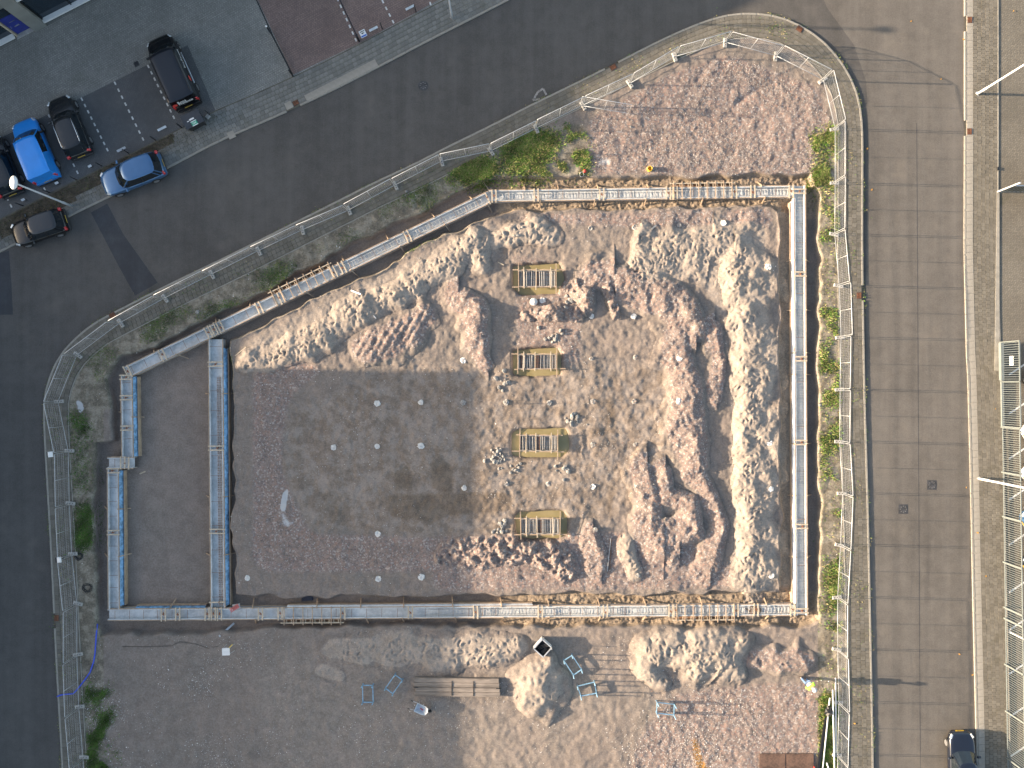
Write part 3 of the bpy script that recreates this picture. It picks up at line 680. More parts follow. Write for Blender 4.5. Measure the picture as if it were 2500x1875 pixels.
# water in the pits
for i, q in enumerate(PITS):
    cu = sum(p[0] for p in q)/len(q); cv = sum(p[1] for p in q)/len(q)
    struct(sheet('pit_water', [[P(cu+(p[0]-cu)*1.12, cv+(p[1]-cv)*1.2) for p in q]], -.40, M['water']))

# ---------------------------------------------------------------- gravel and rubble chips, grass
def scatter(n, dens):
    d = dens.ravel().astype(np.float64); d = np.maximum(d, 0); d *= inS.ravel(); c = np.cumsum(d); r = rng.random(n)*c[-1]; k = np.searchsorted(c, r)
    k = np.clip(k, 0, d.size-1); jx = rng.uniform(-.5,.5,n)*STEP; jy = rng.uniform(-.5,.5,n)*STEP
    return X.ravel()[k]+jx, Y.ravel()[k]+jy, ZT.ravel()[k]
def chips(name, n, dens, smin, smax, palette):
    x, y, z = scatter(n, dens); s = (smin+(smax-smin)*rng.random(n)**3).astype(np.float32)
    tpl = np.array([[1,0,0],[-1,0,0],[0,1,0],[0,-1,0],[0,0,1],[0,0,-1]], np.float32); tf = np.array([[0,2,4],[2,1,4],[1,3,4],[3,0,4],[2,0,5],[1,2,5],[3,1,5],[0,3,5]])
    sc = rng.uniform(.45,1.1,(n,1,3)).astype(np.float32)*s[:,None,None]; sc[:,:,2] *= .7
    v = tpl[None]*sc+rng.uniform(-.25,.25,(n,6,3)).astype(np.float32)*s[:,None,None]
    a = rng.uniform(0,6.28,n); ca, sa = np.cos(a)[:,None], np.sin(a)[:,None]
    vx = v[:,:,0]*ca-v[:,:,1]*sa; vy = v[:,:,0]*sa+v[:,:,1]*ca
    co = np.stack([vx+x[:,None], vy+y[:,None], v[:,:,2]+(z+s*.12)[:,None]], -1).reshape(-1,3).astype(np.float32)
    f = (tf[None]+np.arange(n)[:,None,None]*6).reshape(-1,3).astype(np.int32)
    pal = np.array(palette, np.float32); pk = pal[rng.choice(len(pal), n, p=None)]*rng.uniform(.7,1.25,(n,1)).astype(np.float32)
    col = np.repeat(np.concatenate([np.clip(pk,0,1), np.ones((n,1), np.float32)], 1), 6, 0)
    return tri_obj(name, co, f, col, M['chip'])
def tri_obj(name, co, f, col, mat):
    me = bpy.data.meshes.new(name); me.vertices.add(len(co)); me.vertices.foreach_set('co', co.astype(np.float32).ravel())
    me.loops.add(f.size); me.loops.foreach_set('vertex_index', f.ravel().astype(np.int32)); me.polygons.add(len(f)); me.polygons.foreach_set('loop_start', np.arange(0, f.size, 3, dtype=np.int32))
    me.update(); at = me.color_attributes.new('tint', 'FLOAT_COLOR', 'POINT'); at.data.foreach_set('color', col.astype(np.float32).ravel()); me.materials.append(mat)
    return link(stuff(bpy.data.objects.new(name, me)))
PINK = [(.26,.20,.17),(.30,.235,.205),(.34,.32,.30),(.20,.18,.17),(.26,.16,.125),(.40,.38,.36),(.22,.19,.18),(.52,.50,.48),(.16,.145,.145),(.23,.20,.18)]
PALE = [(.50,.49,.47),(.62,.61,.60),(.40,.37,.34),(.34,.28,.25),(.72,.71,.70)]
o = chips('rubble_chips', 40000, rubN*(.3+np.clip(.5+.9*n3, 0, 2.2)), .010, .046, PINK); tag(o, 'dense pinkish brick rubble scattered on the upper corner plot', 'rubble')
o = chips('rubble_chips', 30000, np.maximum.reduce([rubm, .5*rubz*(1-rubN), .22*centre])*(floor < .3)*np.clip(.6+.8*n3, .05, 2), .010, .042, PINK); tag(o, 'broken brick chips spread over the excavated ground', 'rubble')
o = chips('stone_flecks', 14000, (.15+(Vs > 1550)*(.35+1.6*west*ss((700-Us)/200)))*(floor < .2)*np.clip(.5+.8*n3, .03, 2)*(1-sandm), .014, .042, PALE); tag(o, 'tiny pale stone flecks strewn over the bare ground', 'gravel')
o = chips('rubble_chips', 9000, rubS*np.clip(.6+.7*n3, .05, 2), .014, .055, PINK+PALE); tag(o, 'coarse rubble chips beside the rusty steel plates', 'rubble')
o = chips('sand_clods', 9000, sandm*(tot > .08)*np.clip(.5+n3, .05, 2), .010, .040, [(.30,.26,.21),(.27,.235,.19),(.24,.21,.175)]); tag(o, 'loose crumbs of sand lying on the sand piles', 'sand')
o = chips('soil_clods', 9000, np.clip(trz, 0, 1)*lit_ns, .015, .055, [(.25,.19,.12),(.30,.23,.15),(.20,.15,.10)]); tag(o, 'crumbled golden earth lying along the trench bottoms', 'soil')
def blades(name, n, dens, hmin, hmax, pal, label, pts=None):
    if pts is None: x, y, z = scatter(n, dens)
    else: x, y, z = pts; n = len(x)
    h = rng.uniform(hmin, hmax, n); a = rng.uniform(0, 6.28, n); ln = rng.uniform(.3, 1.1, n)*h; w = rng.uniform(.008, .02, n)+h*.06
    dx, dy = np.cos(a), np.sin(a)
    p0 = np.stack([x-dy*w, y+dx*w, z-.01], -1); p1 = np.stack([x+dy*w, y-dx*w, z-.01], -1); p2 = np.stack([x+dx*ln, y+dy*ln, z+h*.8], -1)
    co = np.stack([p0,p1,p2], 1).reshape(-1,3); f = np.arange(3*n).reshape(-1,3)
    pk = np.array(pal)[rng.integers(0, len(pal), n)]*rng.uniform(.6,1.35,(n,1))*np.clip(1+.28*np.sin(x*2.1+y*1.3)*np.sin(y*2.7-x*.8)+.2*np.sin(x*5.3-y*4.1), .4, 1.6)[:,None]; col = np.repeat(np.concatenate([pk, np.ones((n,1))], 1), 3, 0)
    return tag(tri_obj(name, co, f, col, M['grass']), label, 'grass')
GRN = [(.085,.19,.022),(.12,.235,.03),(.07,.15,.022),(.18,.24,.05)]; DRY = [(.28,.24,.10),(.22,.20,.08),(.34,.29,.14),(.12,.15,.04)]
clump = np.clip(-.15+1.0*n3+.7*n30, 0, 3)
blades('grass', 20000, pm([(1105,425),(1140,385),(1200,365),(1300,325),(1340,320),(1360,345),(1330,390),(1290,400),(1250,430)], .35)*np.clip(.7+.6*n3, .05, 2)+.8*pm([(1400,375),(1432,372),(1432,400),(1412,402)], .15), .08, .26, GRN+DRY[:3], 'lush green grass patch on the verge above the top formwork')
blades('grass', 9000, .5*pm([(1090,430),(1180,370),(1420,300),(1430,420),(1290,440),(1100,450)], .3)*clump, .05, .18, DRY+GRN, 'sparse dry weeds round the lush verge patch')
blades('grass', 8000, pm([(1992,330),(2030,325),(2034,520),(1998,500)], .28)*np.clip(.5+n30, .1, 2)*np.clip(.8+.5*n3, .1, 2), .08, .24, GRN+DRY, 'bright green grass strip beside the upper corner rubble')
blades('grass', 12000, pm([(2003,500),(2045,500),(2052,1200),(2050,1880),(2000,1880),(2004,1400)], .15)*(.05+clump)*(1-.75*pm([(2000,1300),(2025,1300),(2020,1660),(2000,1660)], .2)), .05, .20, GRN+DRY, 'patchy weeds along the verge of the straight street')
blades('grass', 9000, pm([(2000,1700),(2040,1690),(2044,2000),(2000,2000)], .12), .08, .24, GRN+DRY[:2], 'green grass under the stacked white tubes')
blades('grass', 8000, pm([(218,1680),(262,1680),(275,1900),(222,1900)], .30)*np.clip(.6+.7*n30, .05, 2), .06, .18, [(.07,.15,.02),(.09,.17,.03),(.12,.14,.05)], 'deep green grass strip in the shaded lower corner')
blades('grass', 9000, (pm([(178,1010),(205,1030),(218,1150),(222,1200),(182,1200)], .30)+.6*pm([(190,1230),(225,1230),(215,1330),(190,1330)], .35))*np.clip(.6+.6*n3, .05, 2), .05, .14, [(.06,.13,.02),(.08,.16,.03),(.12,.13,.05)], 'mossy dark grass along the shaded western verge')
blades('grass', 9000, soilz*(Us < 1100)*(Vs < 1000)*np.clip(-.5+1.2*n3, 0, 2), .04, .13, [(.07,.14,.02),(.16,.16,.07),(.10,.15,.03)], 'thin shaded weeds along the diagonal verge')
# weeds in the joints of the pavements
def along(line, d, n, jit):
    ps = resample(line, .05); k = rng.integers(1, len(ps)-1, n); x = np.empty(n); y = np.empty(n)
    for i, j in enumerate(k):
        t = (ps[j+1]-ps[j-1]).normalized(); q = ps[j]+Vector((-t.y, t.x))*(d+random.gauss(0, jit)); x[i] = q.x; y[i] = q.y
    cl = np.sin(x*1.7+y*.9)+np.sin(x*.53-y*1.9)+rng.normal(0,.6,n); u = x*36.3+1250; v = 937.5-y*36.3
    ok = (cl > .55) & (u > 0) & (u < 2500) & (v > 0) & (v < 1900); return x[ok], y[ok], np.full(ok.sum(), .085)
blades('weeds', 0, None, .04, .12, DRY+GRN[:2], 'weeds growing in the joints of the fenced pavement', along(fine_k, -.9, 9000, .45))
blades('weeds', 0, None, .03, .10, GRN+DRY, 'weeds rooted in the gutter along the site kerb', along(fine_k, .03, 3500, .05))
def quadpts(poly, n, z):
    us = rng.uniform(min(p[0] for p in poly), max(p[0] for p in poly), n); vs = rng.uniform(min(p[1] for p in poly), max(p[1] for p in poly), n)
    ok = inside(poly, us, vs); return (us[ok]-1250)/36.3, (937.5-vs[ok])/36.3, np.full(ok.sum(), z)
blades('weeds', 0, None, .04, .14, [(.05,.075,.02),(.09,.08,.045),(.12,.10,.06),(.06,.05,.03)], 'withered plants covering the planting strip by the bays', quadpts(soilq, 34000, .07))

# ---------------------------------------------------------------- buildings
def frame2(a, ang): return Matrix.Translation(a) @ Matrix.Rotation(ang, 4, 'Z')
BH = 10.0; BH2 = 11.3
b0 = P(0, 115); L0, L1 = -44.0, 24.0          # facade runs along local x; local -y is the street side
bd = empty('office_building', (b0.x, b0.y, .06), A27, 'grey office block with dark glazing and a royal blue door behind the parking court', 'building')
LM_ = -9.0; stone = simple('stone_cladding', (.20,.20,.185), .8, var=.2); felt = simple('roof_felt', (.10,.10,.10), .9)
for xa, xb, hh in ((LM_, L1, BH), (L0, LM_-.01, BH2)):
    MB().box(((xa+xb)/2, 7.2, hh/2), (xb-xa, 14, hh)).build('wall', stone, bd); MB().box(((xa+xb)/2, 7.2, hh+.1), (xb-xa+.2, 14.3, .22)).build('roof', felt, bd)
def fx_(u, v): q = P(u, v)-b0; return q.x*math.cos(A27)+q.y*math.sin(A27)
d0, d1 = fx_(46,88), fx_(80,70); w1 = fx_(109,50)
dr = MB().box(((d0+d1)/2, .18, 1.16), (d1-d0-.06, .06, 2.25)).build('door', simple('royal_blue_paint', (.018,.03,.22), .35, coat=.3), bd)
MB().box((d0+.17, .125, 1.08), (.05,.06,.14)).build('handle', M['chrome'], dr); MB().box((d0+.55, .14, 1.0), (.34,.02,.10)).build('letter_box', M['chrome'], dr)
MB().box((d0+.55, .14, 1.62), (.42,.02,.03)).build('door_sign', M['grey_metal'], dr)
MB().box(((d0+d1)/2, .19, 2.75), (d1-d0-.06, .06, .8)).build('fanlight', M['window'], bd)
for x in (d0-.06, d1+.03): MB().box((x, .12, 1.6), (.09,.22,3.2)).build('door_frame', M['wood_new'] if x < d0 else M['grey_metal'], bd)
MB().box(((d0+d1)/2, .05, .04), (d1-d0+.3, .34, .1)).build('door_sill', M['concrete'], bd)
MB().box(((d1+w1)/2+.05, -.02, 4.0), (w1-d1-.1, .44, 8.0)).build('pier', simple('pier_stone', (.19,.19,.175), .8, var=.15, scale=.8), bd)
for (xa, xb) in ((w1, w1+4.4), (w1+4.75, w1+9.1), (d0-5.0, d0-.16), (d0-10, d0-5.2)):
    for zl in (0, 3.3, 6.3):
        wn = MB().box(((xa+xb)/2, .17, zl+1.75), (xb-xa, .06, 2.6)).build('window', M['window'], bd)
        MB().box(((xa+xb)/2, .05, zl+.36), (xb-xa+.02, .42, .16)).build('sill', M['white'], wn)
        MB().box((xa+.05, .11, zl+1.75), (.09,.14,2.6)).build('window_frame', M['black_metal'], wn)
        MB().box(((xa+xb)/2, .11, zl+1.75), (.07,.13,2.58)).build('mullion', M['black_metal'], wn)
wb = empty('warehouse', (P(-440,937).x, 0, 0), 0, 'flat roofed warehouse across the shaded street, beyond the picture edge', 'building')
WH = 10.3; YN = P(0,871).y
MB().box((-12, YN-33, WH/2), (24, 66, WH)).build('wall', simple('warehouse_cladding', (.22,.23,.24), .6, var=.1), wb)
MB().box((-6, YN+3.7, 3.35), (11.9, 7.4, 6.7)).build('annex_wall', simple('annex_brick', (.18,.10,.075), .8, var=.2), wb)
MB().box((-6, YN+3.8, 6.75), (12.1, 7.4, .12)).build('annex_roof', simple('annex_felt', (.11,.11,.11), .9), wb)
MB().box((-12, YN-33, WH+.08), (24.3, 66.3, .16)).build('roof', simple('roof_gravel', (.16,.155,.15), .9), wb)
for k in range(8):
    wn = MB().box((.03, YN-60+k*7.5, 5.6), (.08, 5.2, 1.6)).build('window', M['window'], wb); MB().box((.06, YN-60+k*7.5, 4.74), (.2, 5.3, .1)).build('sill', M['white'], wn)
for k in range(3): MB().box((.03, YN-50+k*18, 1.9), (.08, 3.6, 3.8)).build('roller_door', M['grey_metal'], wb)

# ---------------------------------------------------------------- site fence
FENCE = [(215,1970),(208,1846),(197.5,1723),(193,1596),(193,1472),(180.5,1351),(174.5,1228),(172,1100),(147,980),(193,867),(297,789),(405,729),(519,671),(633,614),(740,563),(853,515),(966,454),(1079,396),(1199,371),(1309,316),(1423,260),(1537,207),(1646,142),(1769,107),(1892,140),(2006,198),(2035,317),(2035,448),(2034,573),(2045,698),(2049,824),(2047,951),(2046,1078),(2053,1204),(2048,1330),(2041,1457),(2041,1584),(2044,1713),(2041,1841),(2041,1968)]
FH = 2.0
FLAB = {0:'wire mesh fence panel beside the deep green grass strip',1:'wire mesh fence panel reached by the end of the blue hose',2:'wire mesh fence panel crossed by the blue hose',3:'wire mesh fence panel beside the mouth of the blue hose',4:'wire mesh fence panel beside the loose cable loops',5:'wire mesh fence panel between the two white site lamps, nearer the cable coil',6:'wire mesh fence panel between the two white site lamps, nearer the mossy grass',7:'wire mesh fence panel beside the white spill on the western verge',8:'wire mesh fence panel standing along the curved kerb bend',9:'wire mesh fence panel where the curved kerb meets the diagonal street',
17:'wire mesh fence panel at the shaded tip of the lush grass patch',18:'wire mesh fence panel behind the lush green grass patch',19:'wire mesh fence panel ending at the loose swung panel',20:'wire mesh fence panel just behind the loose swung panel',21:'wire mesh fence panel by the rusty gully above the rubble plot',22:'wire mesh fence panel leading up to the rounded street corner',23:'wire mesh fence panel along the top of the rounded corner',24:'wire mesh fence panel on the turn of the rounded corner',25:'wire mesh fence panel leaving the rounded corner beside the rubble',26:'wire mesh fence panel beside the bright green grass strip, by the rubble',27:'wire mesh fence panel beside the grass strip and the corner of the trays',36:'wire mesh fence panel crossed by the shadow of the worker',37:'wire mesh fence panel beside the black tarp and white tubes',38:'wire mesh fence panel beside the rusty steel plates'}
def panel_parts(root, L, tilt=0):
    m = MB(); r = .024
    r = .020; pts = [(0.03,0,.0),(0.03,0,FH-.05),(0.08,0,FH),(L-.08,0,FH),(L-.03,0,FH-.05),(L-.03,0,0)]
    m.tube(pts, r, 6); m.tube([(0.03,0,.14),(L-.03,0,.14)], r*.8, 6); m.build('frame', M['galv'], root, True)
    MB().tube([(L/2,0,.14),(L/2,0,FH)], r*.75, 6).build('middle_post', M['galv'], root, True)
    w = MB(); t = .0036
    for i in range(1, int(L/.11)): w.bar((i*.11+.02,0,.16), (i*.11+.02,0,FH-.02), t)
    for z in (.30,.50,.75,.80,1.05,1.3,1.55,1.60,1.85): w.bar((.05,.006,z), (L-.05,.006,z), t)
    w.build('wire_mesh', M['galv'], root)
def foot(p, ang, label, high=False):
    g = empty('ballast_block', (p.x, p.y, p.z), ang, label, 'fence block', 'concrete feet of the site fence')
    h = .2 if high else .14
    m = MB().box((0,0,h/2), (.62,.23,h), cut=.03); o = m.build('block', M['concrete'], g)
    for s in (-.17, 0, .17): MB().lathe([(.035,h-.004),(.035,h+.003)], 10, (s,0,0)).build('socket', M['black'], o)
for i, (a, b) in enumerate(zip(FENCE, FENCE[1:])):
    za = .085 if True else 0
    pa_, pb_ = P(*a), P(*b); d = pb_-pa_; ang = math.atan2(d.y, d.x); L = d.length-.05
    lab = FLAB.get(i, 'shaded wire mesh fence panel along the diagonal street beside the slanting tray' if i < 18 else 'sunlit wire mesh fence panel on the weedy verge of the straight street'); gr = 'wire mesh panels of the site fence'
    g = empty('mesh_fence', (pa_.x, pa_.y, za+.08), ang, lab, 'fence', gr); panel_parts(g, L)
    g.rotation_euler = (random.gauss(0, .012), 0, ang)
    na = (math.atan2((P(*FENCE[i])-P(*FENCE[max(0,i-1)])).y, (P(*FENCE[i])-P(*FENCE[max(0,i-1)])).x) if i else ang)
    foot(Vector((pa_.x, pa_.y, .085)), (ang+na)/2+R(90)+random.gauss(0,.12) if abs(ang-na) < 2 else ang+R(90), 'pale concrete fence foot on the rubble corner' if 20 < i < 26 else ('concrete fence foot beside the shaded streets' if i <= 20 else 'concrete fence foot on the weedy straight verge'), 20 < i < 26)
a, b = P(1415,260), P(1534,280); d = b-a
g = empty('mesh_fence', (a.x, a.y, .12), math.atan2(d.y, d.x), 'loose wire mesh fence panel swung into the rubble plot', 'fence'); panel_parts(g, d.length)
for (u, v, lb, ry) in ((125,1109,'small white site lamp clipped on the fence beside the mossy strip',.3),(146,1366,'small white site lamp clipped on the fence by the coiled cable',-.3)):
    p = P(u, v, 2.1); g = empty('site_lamp', p, .1, lb, 'lamp')
    MB().box((0,0,.1), (.30,.36,.10), Matrix.Rotation(ry,3,'Y'), cut=.03).build('lamp_head', M['white'], g); MB().bar((0,0,-.5), (0,0,.06), .04).build('bracket', M['black_metal'], g)
    MB().box((-.2,0,.02), (.10,.34,.14)).build('housing', M['black_metal'], g)

# ---------------------------------------------------------------- foundation formwork
TOP = .10; FL = -.78; HT = TOP-FL
def lib(name, m, mat):
    me = bpy.data.meshes.new(name); me.from_pydata([tuple(v) for v in m.v], [], m.f); me.materials.append(mat); return me
def formwork(p0, p1, wpx, label, ties=(), straps=.95, braces=(), ext=(), flaps=(), zi=0, axis='u', flr=.30, cage=None, skip_pan=()):
    a = P(*p0, TOP); b = P(*p1, TOP); d = (b-a).to_2d(); L = d.length; ang = math.atan2(d.y, d.x); w = wpx/36.3*.998
    g = empty('foundation_formwork', (a.x, a.y, FL), ang, label, 'formwork'); top = HT+zi*.004
    def s_of(q):
        if axis == 'u': t = (q-p0[0])/(p1[0]-p0[0])
        else: t = (q-p0[1])/(p1[1]-p0[1])
        return t*L
    MB().box((L/2,0,top-flr), (L,w-.06,.02)).build('liner', M['foil'], g)
    for s in (1,-1):
        MB().box((L/2, s*(w/2-.015), top/2-.01), (L,.03,top-.02)).build('side_panel', M['foil_white'] if (s in skip_pan) else M['panel'], g)
        MB().box((L/2, s*(w/2-.055), top-flr/2), (L-.02,.045,flr-.02)).build('insulation_board', M['foil'], g)
        MB().box((L/2, s*(w/2+.018), top-.03), (L,.045,.055)).build('top_batten', M['wood'], g)
        MB().box((L/2, s*(w/2+.018), .22), (L,.04,.06)).build('bottom_batten', M['wood'], g)
    pl = lib('cross_plank', MB().box((0,0,0), (.085,w+.14,.03)), M['wood_new']); st = lib('tie_strap', MB().box((0,0,0), (.022,w,.012)), M['rebar_rust'])
    cl = lib('clamp', MB().box((0,0,0), (.05,.20,.05)).box((0,0,.02), (.14,.05,.05)).box((0,.1,-.04), (.03,.03,.12)), M['rust'])
    occ = []
    for q in ties:
        s = s_of(q if not isinstance(q, tuple) else q[0]); n = 2 if not isinstance(q, tuple) else q[1]
        sp = .27
        for k in range(n):
            o = bpy.data.objects.new('cross_plank', pl); o.location = (s+(k-(n-1)/2)*sp, random.gauss(0,.02), top+.017); o.rotation_euler = (0,0,random.gauss(0,.015)); link(o, g)
        o = bpy.data.objects.new('clamp', cl); o.location = (s, random.gauss(0,.04), top+.0); o.rotation_euler = (0,0,random.gauss(.3,.3)); link(o, g); occ.append(s)
    x = .5
    while x < L-.3:
        if all(abs(x-s) > .25 for s in occ):
            o = bpy.data.objects.new('tie_strap', st); o.location = (x, 0, top-.03); o.rotation_euler = (0,0,random.gauss(0,.02)); link(o, g)
        x += straps*random.uniform(.85,1.15)
    for q, side, dx in braces:
        s = s_of(q); y0_ = side*(w/2-.02); y1_ = side*(w/2+random.uniform(.52,.66))
        MB().bar((s, y0_, top+.05), (s+dx, y1_, .02), .06, .085).build('brace', M['wood'], g)
    for q0, q1, side in ext:
        s0, s1 = sorted((s_of(q0), s_of(q1))); yy = side*(w/2+.26)
        MB().bar((s0-.25,yy,top+.012), (s1+.2,yy,top+.012), .06, .06).build('extension_rail', M['wood_new'], g)
        MB().box(((s0+s1)/2, side*(w/2+.14), top-.36), (s1-s0,.2,.03)).build('extension_floor', M['rebar_rust'], g)
        MB().box(((s0+s1)/2, side*(w/2+.245), top-.25), (s1-s0,.025,.5)).build('extension_panel', M['wood'], g)
        n = int((s1-s0)/.55)
        for k in range(n+1):
            MB().box((s0+(s1-s0)*k/n, side*.16, top+.055), (.055,w+.5,.035)).build('extension_plank', M['wood'], g)
        for k in range(2*n): MB().box((s0+(s1-s0)*(k+.5)/(2*n), side*(w/2+.14), top-.01), (.045,.2,.03)).build('spacer', M['wood_new'], g)
    for q0, q1, side, mat, wid in flaps:
        s0, s1 = sorted((s_of(q0), s_of(q1))); n = int((s1-s0)/.18)+1; vs = []; fs = []
        for i in range(n+1):
            for j in range(5):
                t = j/4; ss_ = s0+(s1-s0)*i/n
                vs.append((ss_+random.gauss(0,.025), side*(w/2+.05+wid*t*(1+random.gauss(0,.08))), top-.04-.45*t**1.3+random.gauss(0,.028)*(j > 0)))
        for i in range(n):
            for j in range(4):
                k = i*5+j; fs.append((k,k+5,k+6,k+1) if side > 0 else (k,k+1,k+6,k+5))
        mesh_obj('foil_flap', vs, fs, M[mat], g, True)
        MB().box(((s0+s1)/2, side*(w/2+.07+wid), .32), (s1-s0,.04,.64)).build('outer_board', M['wood'], g)
    if cage:
        q0, q1, yo, cw, sp, lab, mat = cage; s0, s1 = sorted((s_of(q0), s_of(q1)))
        c = empty('rebar_cage', a.xy.to_3d()+Vector((0,0,TOP-flr+.02)), ang, lab, 'rebar')
        zt = flr-.06
        for y in (yo-cw/2, yo+cw/2):
            for z in (.05, zt): MB().tube([(s0,y,z),(s1,y,z)], .010, 5).build('long_bar', M[mat], c)
        sm = lib('stirrup', MB().tube([(0,-cw/2-.015,.04),(0,-cw/2-.015,zt+.012),(0,cw/2+.015,zt+.012),(0,cw/2+.015,.04)], .012, 5), M[mat])
        n = int((s1-s0)/sp)
        for k in range(n):
            o = bpy.data.objects.new('stirrup', sm); o.location = (s0+(k+.5)*sp+random.gauss(0,.02), yo, 0); o.rotation_euler = (random.gauss(0,.04), random.gauss(0,.05), random.gauss(0,.06)); link(o, c)
    return g
formwork((1193,478), (1939,466.5), 27, 'sunlit foundation formwork tray running along the rubble corner plot', [1206,1309,1469,1632,1648,1793,(1838,2),1932], braces=[(1282,1,-.1),(1364,1,-.05),(1461,1,-.05),(1584,1,-.05),(1713,1,-.15),(1860,1,-.25),(1319,-1,-.02),(1452,-1,-.05),(1577,-1,-.05),(1716,-1,-.05),(1868,-1,-.12)],
  ext=[(1645,1787,1)], zi=1, cage=(1215,1930,-.05,.34,.22,'ladder of steel stirrups inside the sunlit tray by the rubble plot','rebar'))
formwork((306,910), (1197,479.5), 27, 'long slanting foundation formwork tray beside the diagonal street', [(312,2),397,(509,2),(523,2),(538,2),633,(682,3),(814,2),836,995,(1190,1)], braces=[(382,1,-.05),(534,1,-.08),(617,1,0),(732,1,-.05),(845,1,-.05),(954,1,-.05),(1067,1,-.12),(1158,1,-.1),(424,-1,.45),(740,-1,.3),(850,-1,.25),(970,-1,.15),(1080,-1,.15),(1184,-1,.1)],
  ext=[(672,812,1)], zi=2, cage=(840,1180,-.03,.30,.24,'steel stirrup ladder inside the slanting tray','rebar'))
formwork((1952.5,452), (1957.5,1503), 27, 'long straight foundation formwork tray with a white foil flank beside the grassy verge', [467,669,876,1080,1285,1491], axis='v', braces=[(q,s,.03) for q in (635,756,861,914,1083,1210,1360) for s in (1,-1)],
  flaps=[(492,1474,-1,'foil_white',.14)], zi=3, straps=3, skip_pan=(-1,), cage=(480,1480,0,.50,.20,'ladder of steel stirrups in the shaded long tray','rebar'))
formwork((262,1501), (1943,1488.8), 27, 'long bottom foundation formwork tray spanning the whole plot', [399,(434,2),(506,2),(521,2),(536,2),636,684,837,1002,1161,1319,1478,1638,1650,1797,(1846,2),1935], braces=[(q,1,-.12) for q in (617,774,881,986,1106,1225,1340,1464,1577,1715,1872)]+[(414,1,.2)]+[(q,-1,.08) for q in (762,894,982,1111,1228,1341)]+[(q,-1,-.15) for q in (623,1466,1576,1725,1876)],
  ext=[(694,832,-1),(1652,1792,-1)], flaps=[(330,500,1,'foil_blue',.12),(700,1300,1,'foil_white',.10)], zi=0, cage=(1040,1930,-.02,.34,.22,'ladder of steel stirrups in the sunny half of the bottom tray','rebar'))
formwork((526,828), (532,1484), 34, 'wide dividing formwork tray between the bare strip and the main dig', [889,1094,1297,(1470,1)], axis='v', braces=[(q,s,.0) for q in (961,1213,1355) for s in (1,-1)], flaps=[(850,1480,1,'foil_blue',.22)], zi=4, straps=1.55, cage=(920,1480,.16,.16,.16,'dark steel stirrup ladder in the dividing tray','rebar_rust'))
formwork((308.5,916), (311.5,1118), 27, 'upper western formwork tray with torn blue foil on its flank', [(921,2),971,1045], axis='v', braces=[(1006,-1,0),(1018,1,.05)], flaps=[(920,1115,1,'foil_blue',.20)], zi=5)
formwork((262,1130), (325,1130), 26, 'short jog of formwork linking the two western trays', [(305,3)], zi=6)
formwork((275.5,1143), (278,1487), 26, 'lower western formwork tray with blue foil on its flank', [(1149,2),1300], axis='v', braces=[(1243,1,.05),(1243,-1,-.12),(1359,1,-.08),(1359,-1,-.12)], flaps=[(1150,1480,1,'foil_blue',.20)], zi=7)

# ---------------------------------------------------------------- pile-cap cages in the pits
for i, (cu, cv, w_, h_) in enumerate([(1312,680,95,42),(1311,883,95,38),(1315,1082,96,40),(1318,1285,96,40)]):
    c = P(cu, cv, .15); lw, lh = w_/36.5, h_/36.5; nth = ['topmost','second','third','lowest'][i]
    g = empty('pile_cap_formwork', (c.x, c.y, -.5), random.gauss(.0,.012), f'wooden plank frame of the {nth} water filled pit', 'formwork'); z = .72
    for s in (1,-1):
        e0, e1 = random.uniform(.1,.5), random.uniform(.2,.75)
        MB().bar((-lw/2-e0, s*lh/2, z), (lw/2+e1, s*lh/2+random.gauss(0,.02), z), .06, .09).build('long_plank', M['wood'], g)
        MB().box((0, s*(lh/2-.06), z-.38), (lw-.1,.03,.66)).build('side_panel', M['panel'], g)
    for s in (1,-1): MB().box((s*(lw/2-.05), 0, z-.38), (.03,lh-.1,.66)).build('end_panel', M['panel'], g)
    for k, t in enumerate((0,.16,.44,.84,1)):
        x = -lw/2+lw*t+random.gauss(0,.03); e0 = random.uniform(.08,.2)+(.35*(k == 4))+(.2*(k == 0)); e1 = random.uniform(.08,.2)+(.3*(k in (0,4)))
        MB().bar((x, -lh/2-e0, z+.075), (x+random.gauss(0,.02), lh/2+e1, z+.07), .06, .04).build('cross_plank', M['wood_new'] if k in (1,2,3) else M['wood'], g)
    MB().box((0,0,z-.55), (lw-.14,lh-.14,.02)).build('bottom_foil', M['dark_foil'], g)
    r = empty('rebar_cage', (c.x, c.y, -.25), 0, f'steel reinforcement cage inside the {nth} pit frame', 'rebar')
    sm = lib('cage_bar', MB().tube([(0,-lh/2+.1,-.15),(0,-lh/2+.1,.36),(0,lh/2-.1,.36),(0,lh/2-.1,-.15)], .018, 5), M['rebar']); sr = lib('cage_bar', MB().tube([(0,-lh/2+.1,-.15),(0,-lh/2+.1,.36),(0,lh/2-.1,.36),(0,lh/2-.1,-.15)], .014, 5), M['rebar_rust'])
    for k in range(22):
        o = bpy.data.objects.new('cage_bar', sr if 10 <= k <= 11 or random.random() < .06 else sm); o.location = (-lw/2+.14+(lw-.28)*k/21, 0, random.gauss(0,.02)); o.rotation_euler = (0,random.gauss(0,.03),random.gauss(0,.02)); link(o, r)
    for y in np.linspace(-lh/2+.16, lh/2-.16, 5): MB().tube([(-lw/2+.12,y,.33),(lw/2-.12,y,.33)], .009, 5).build('long_bar', M['rebar_rust'], r)

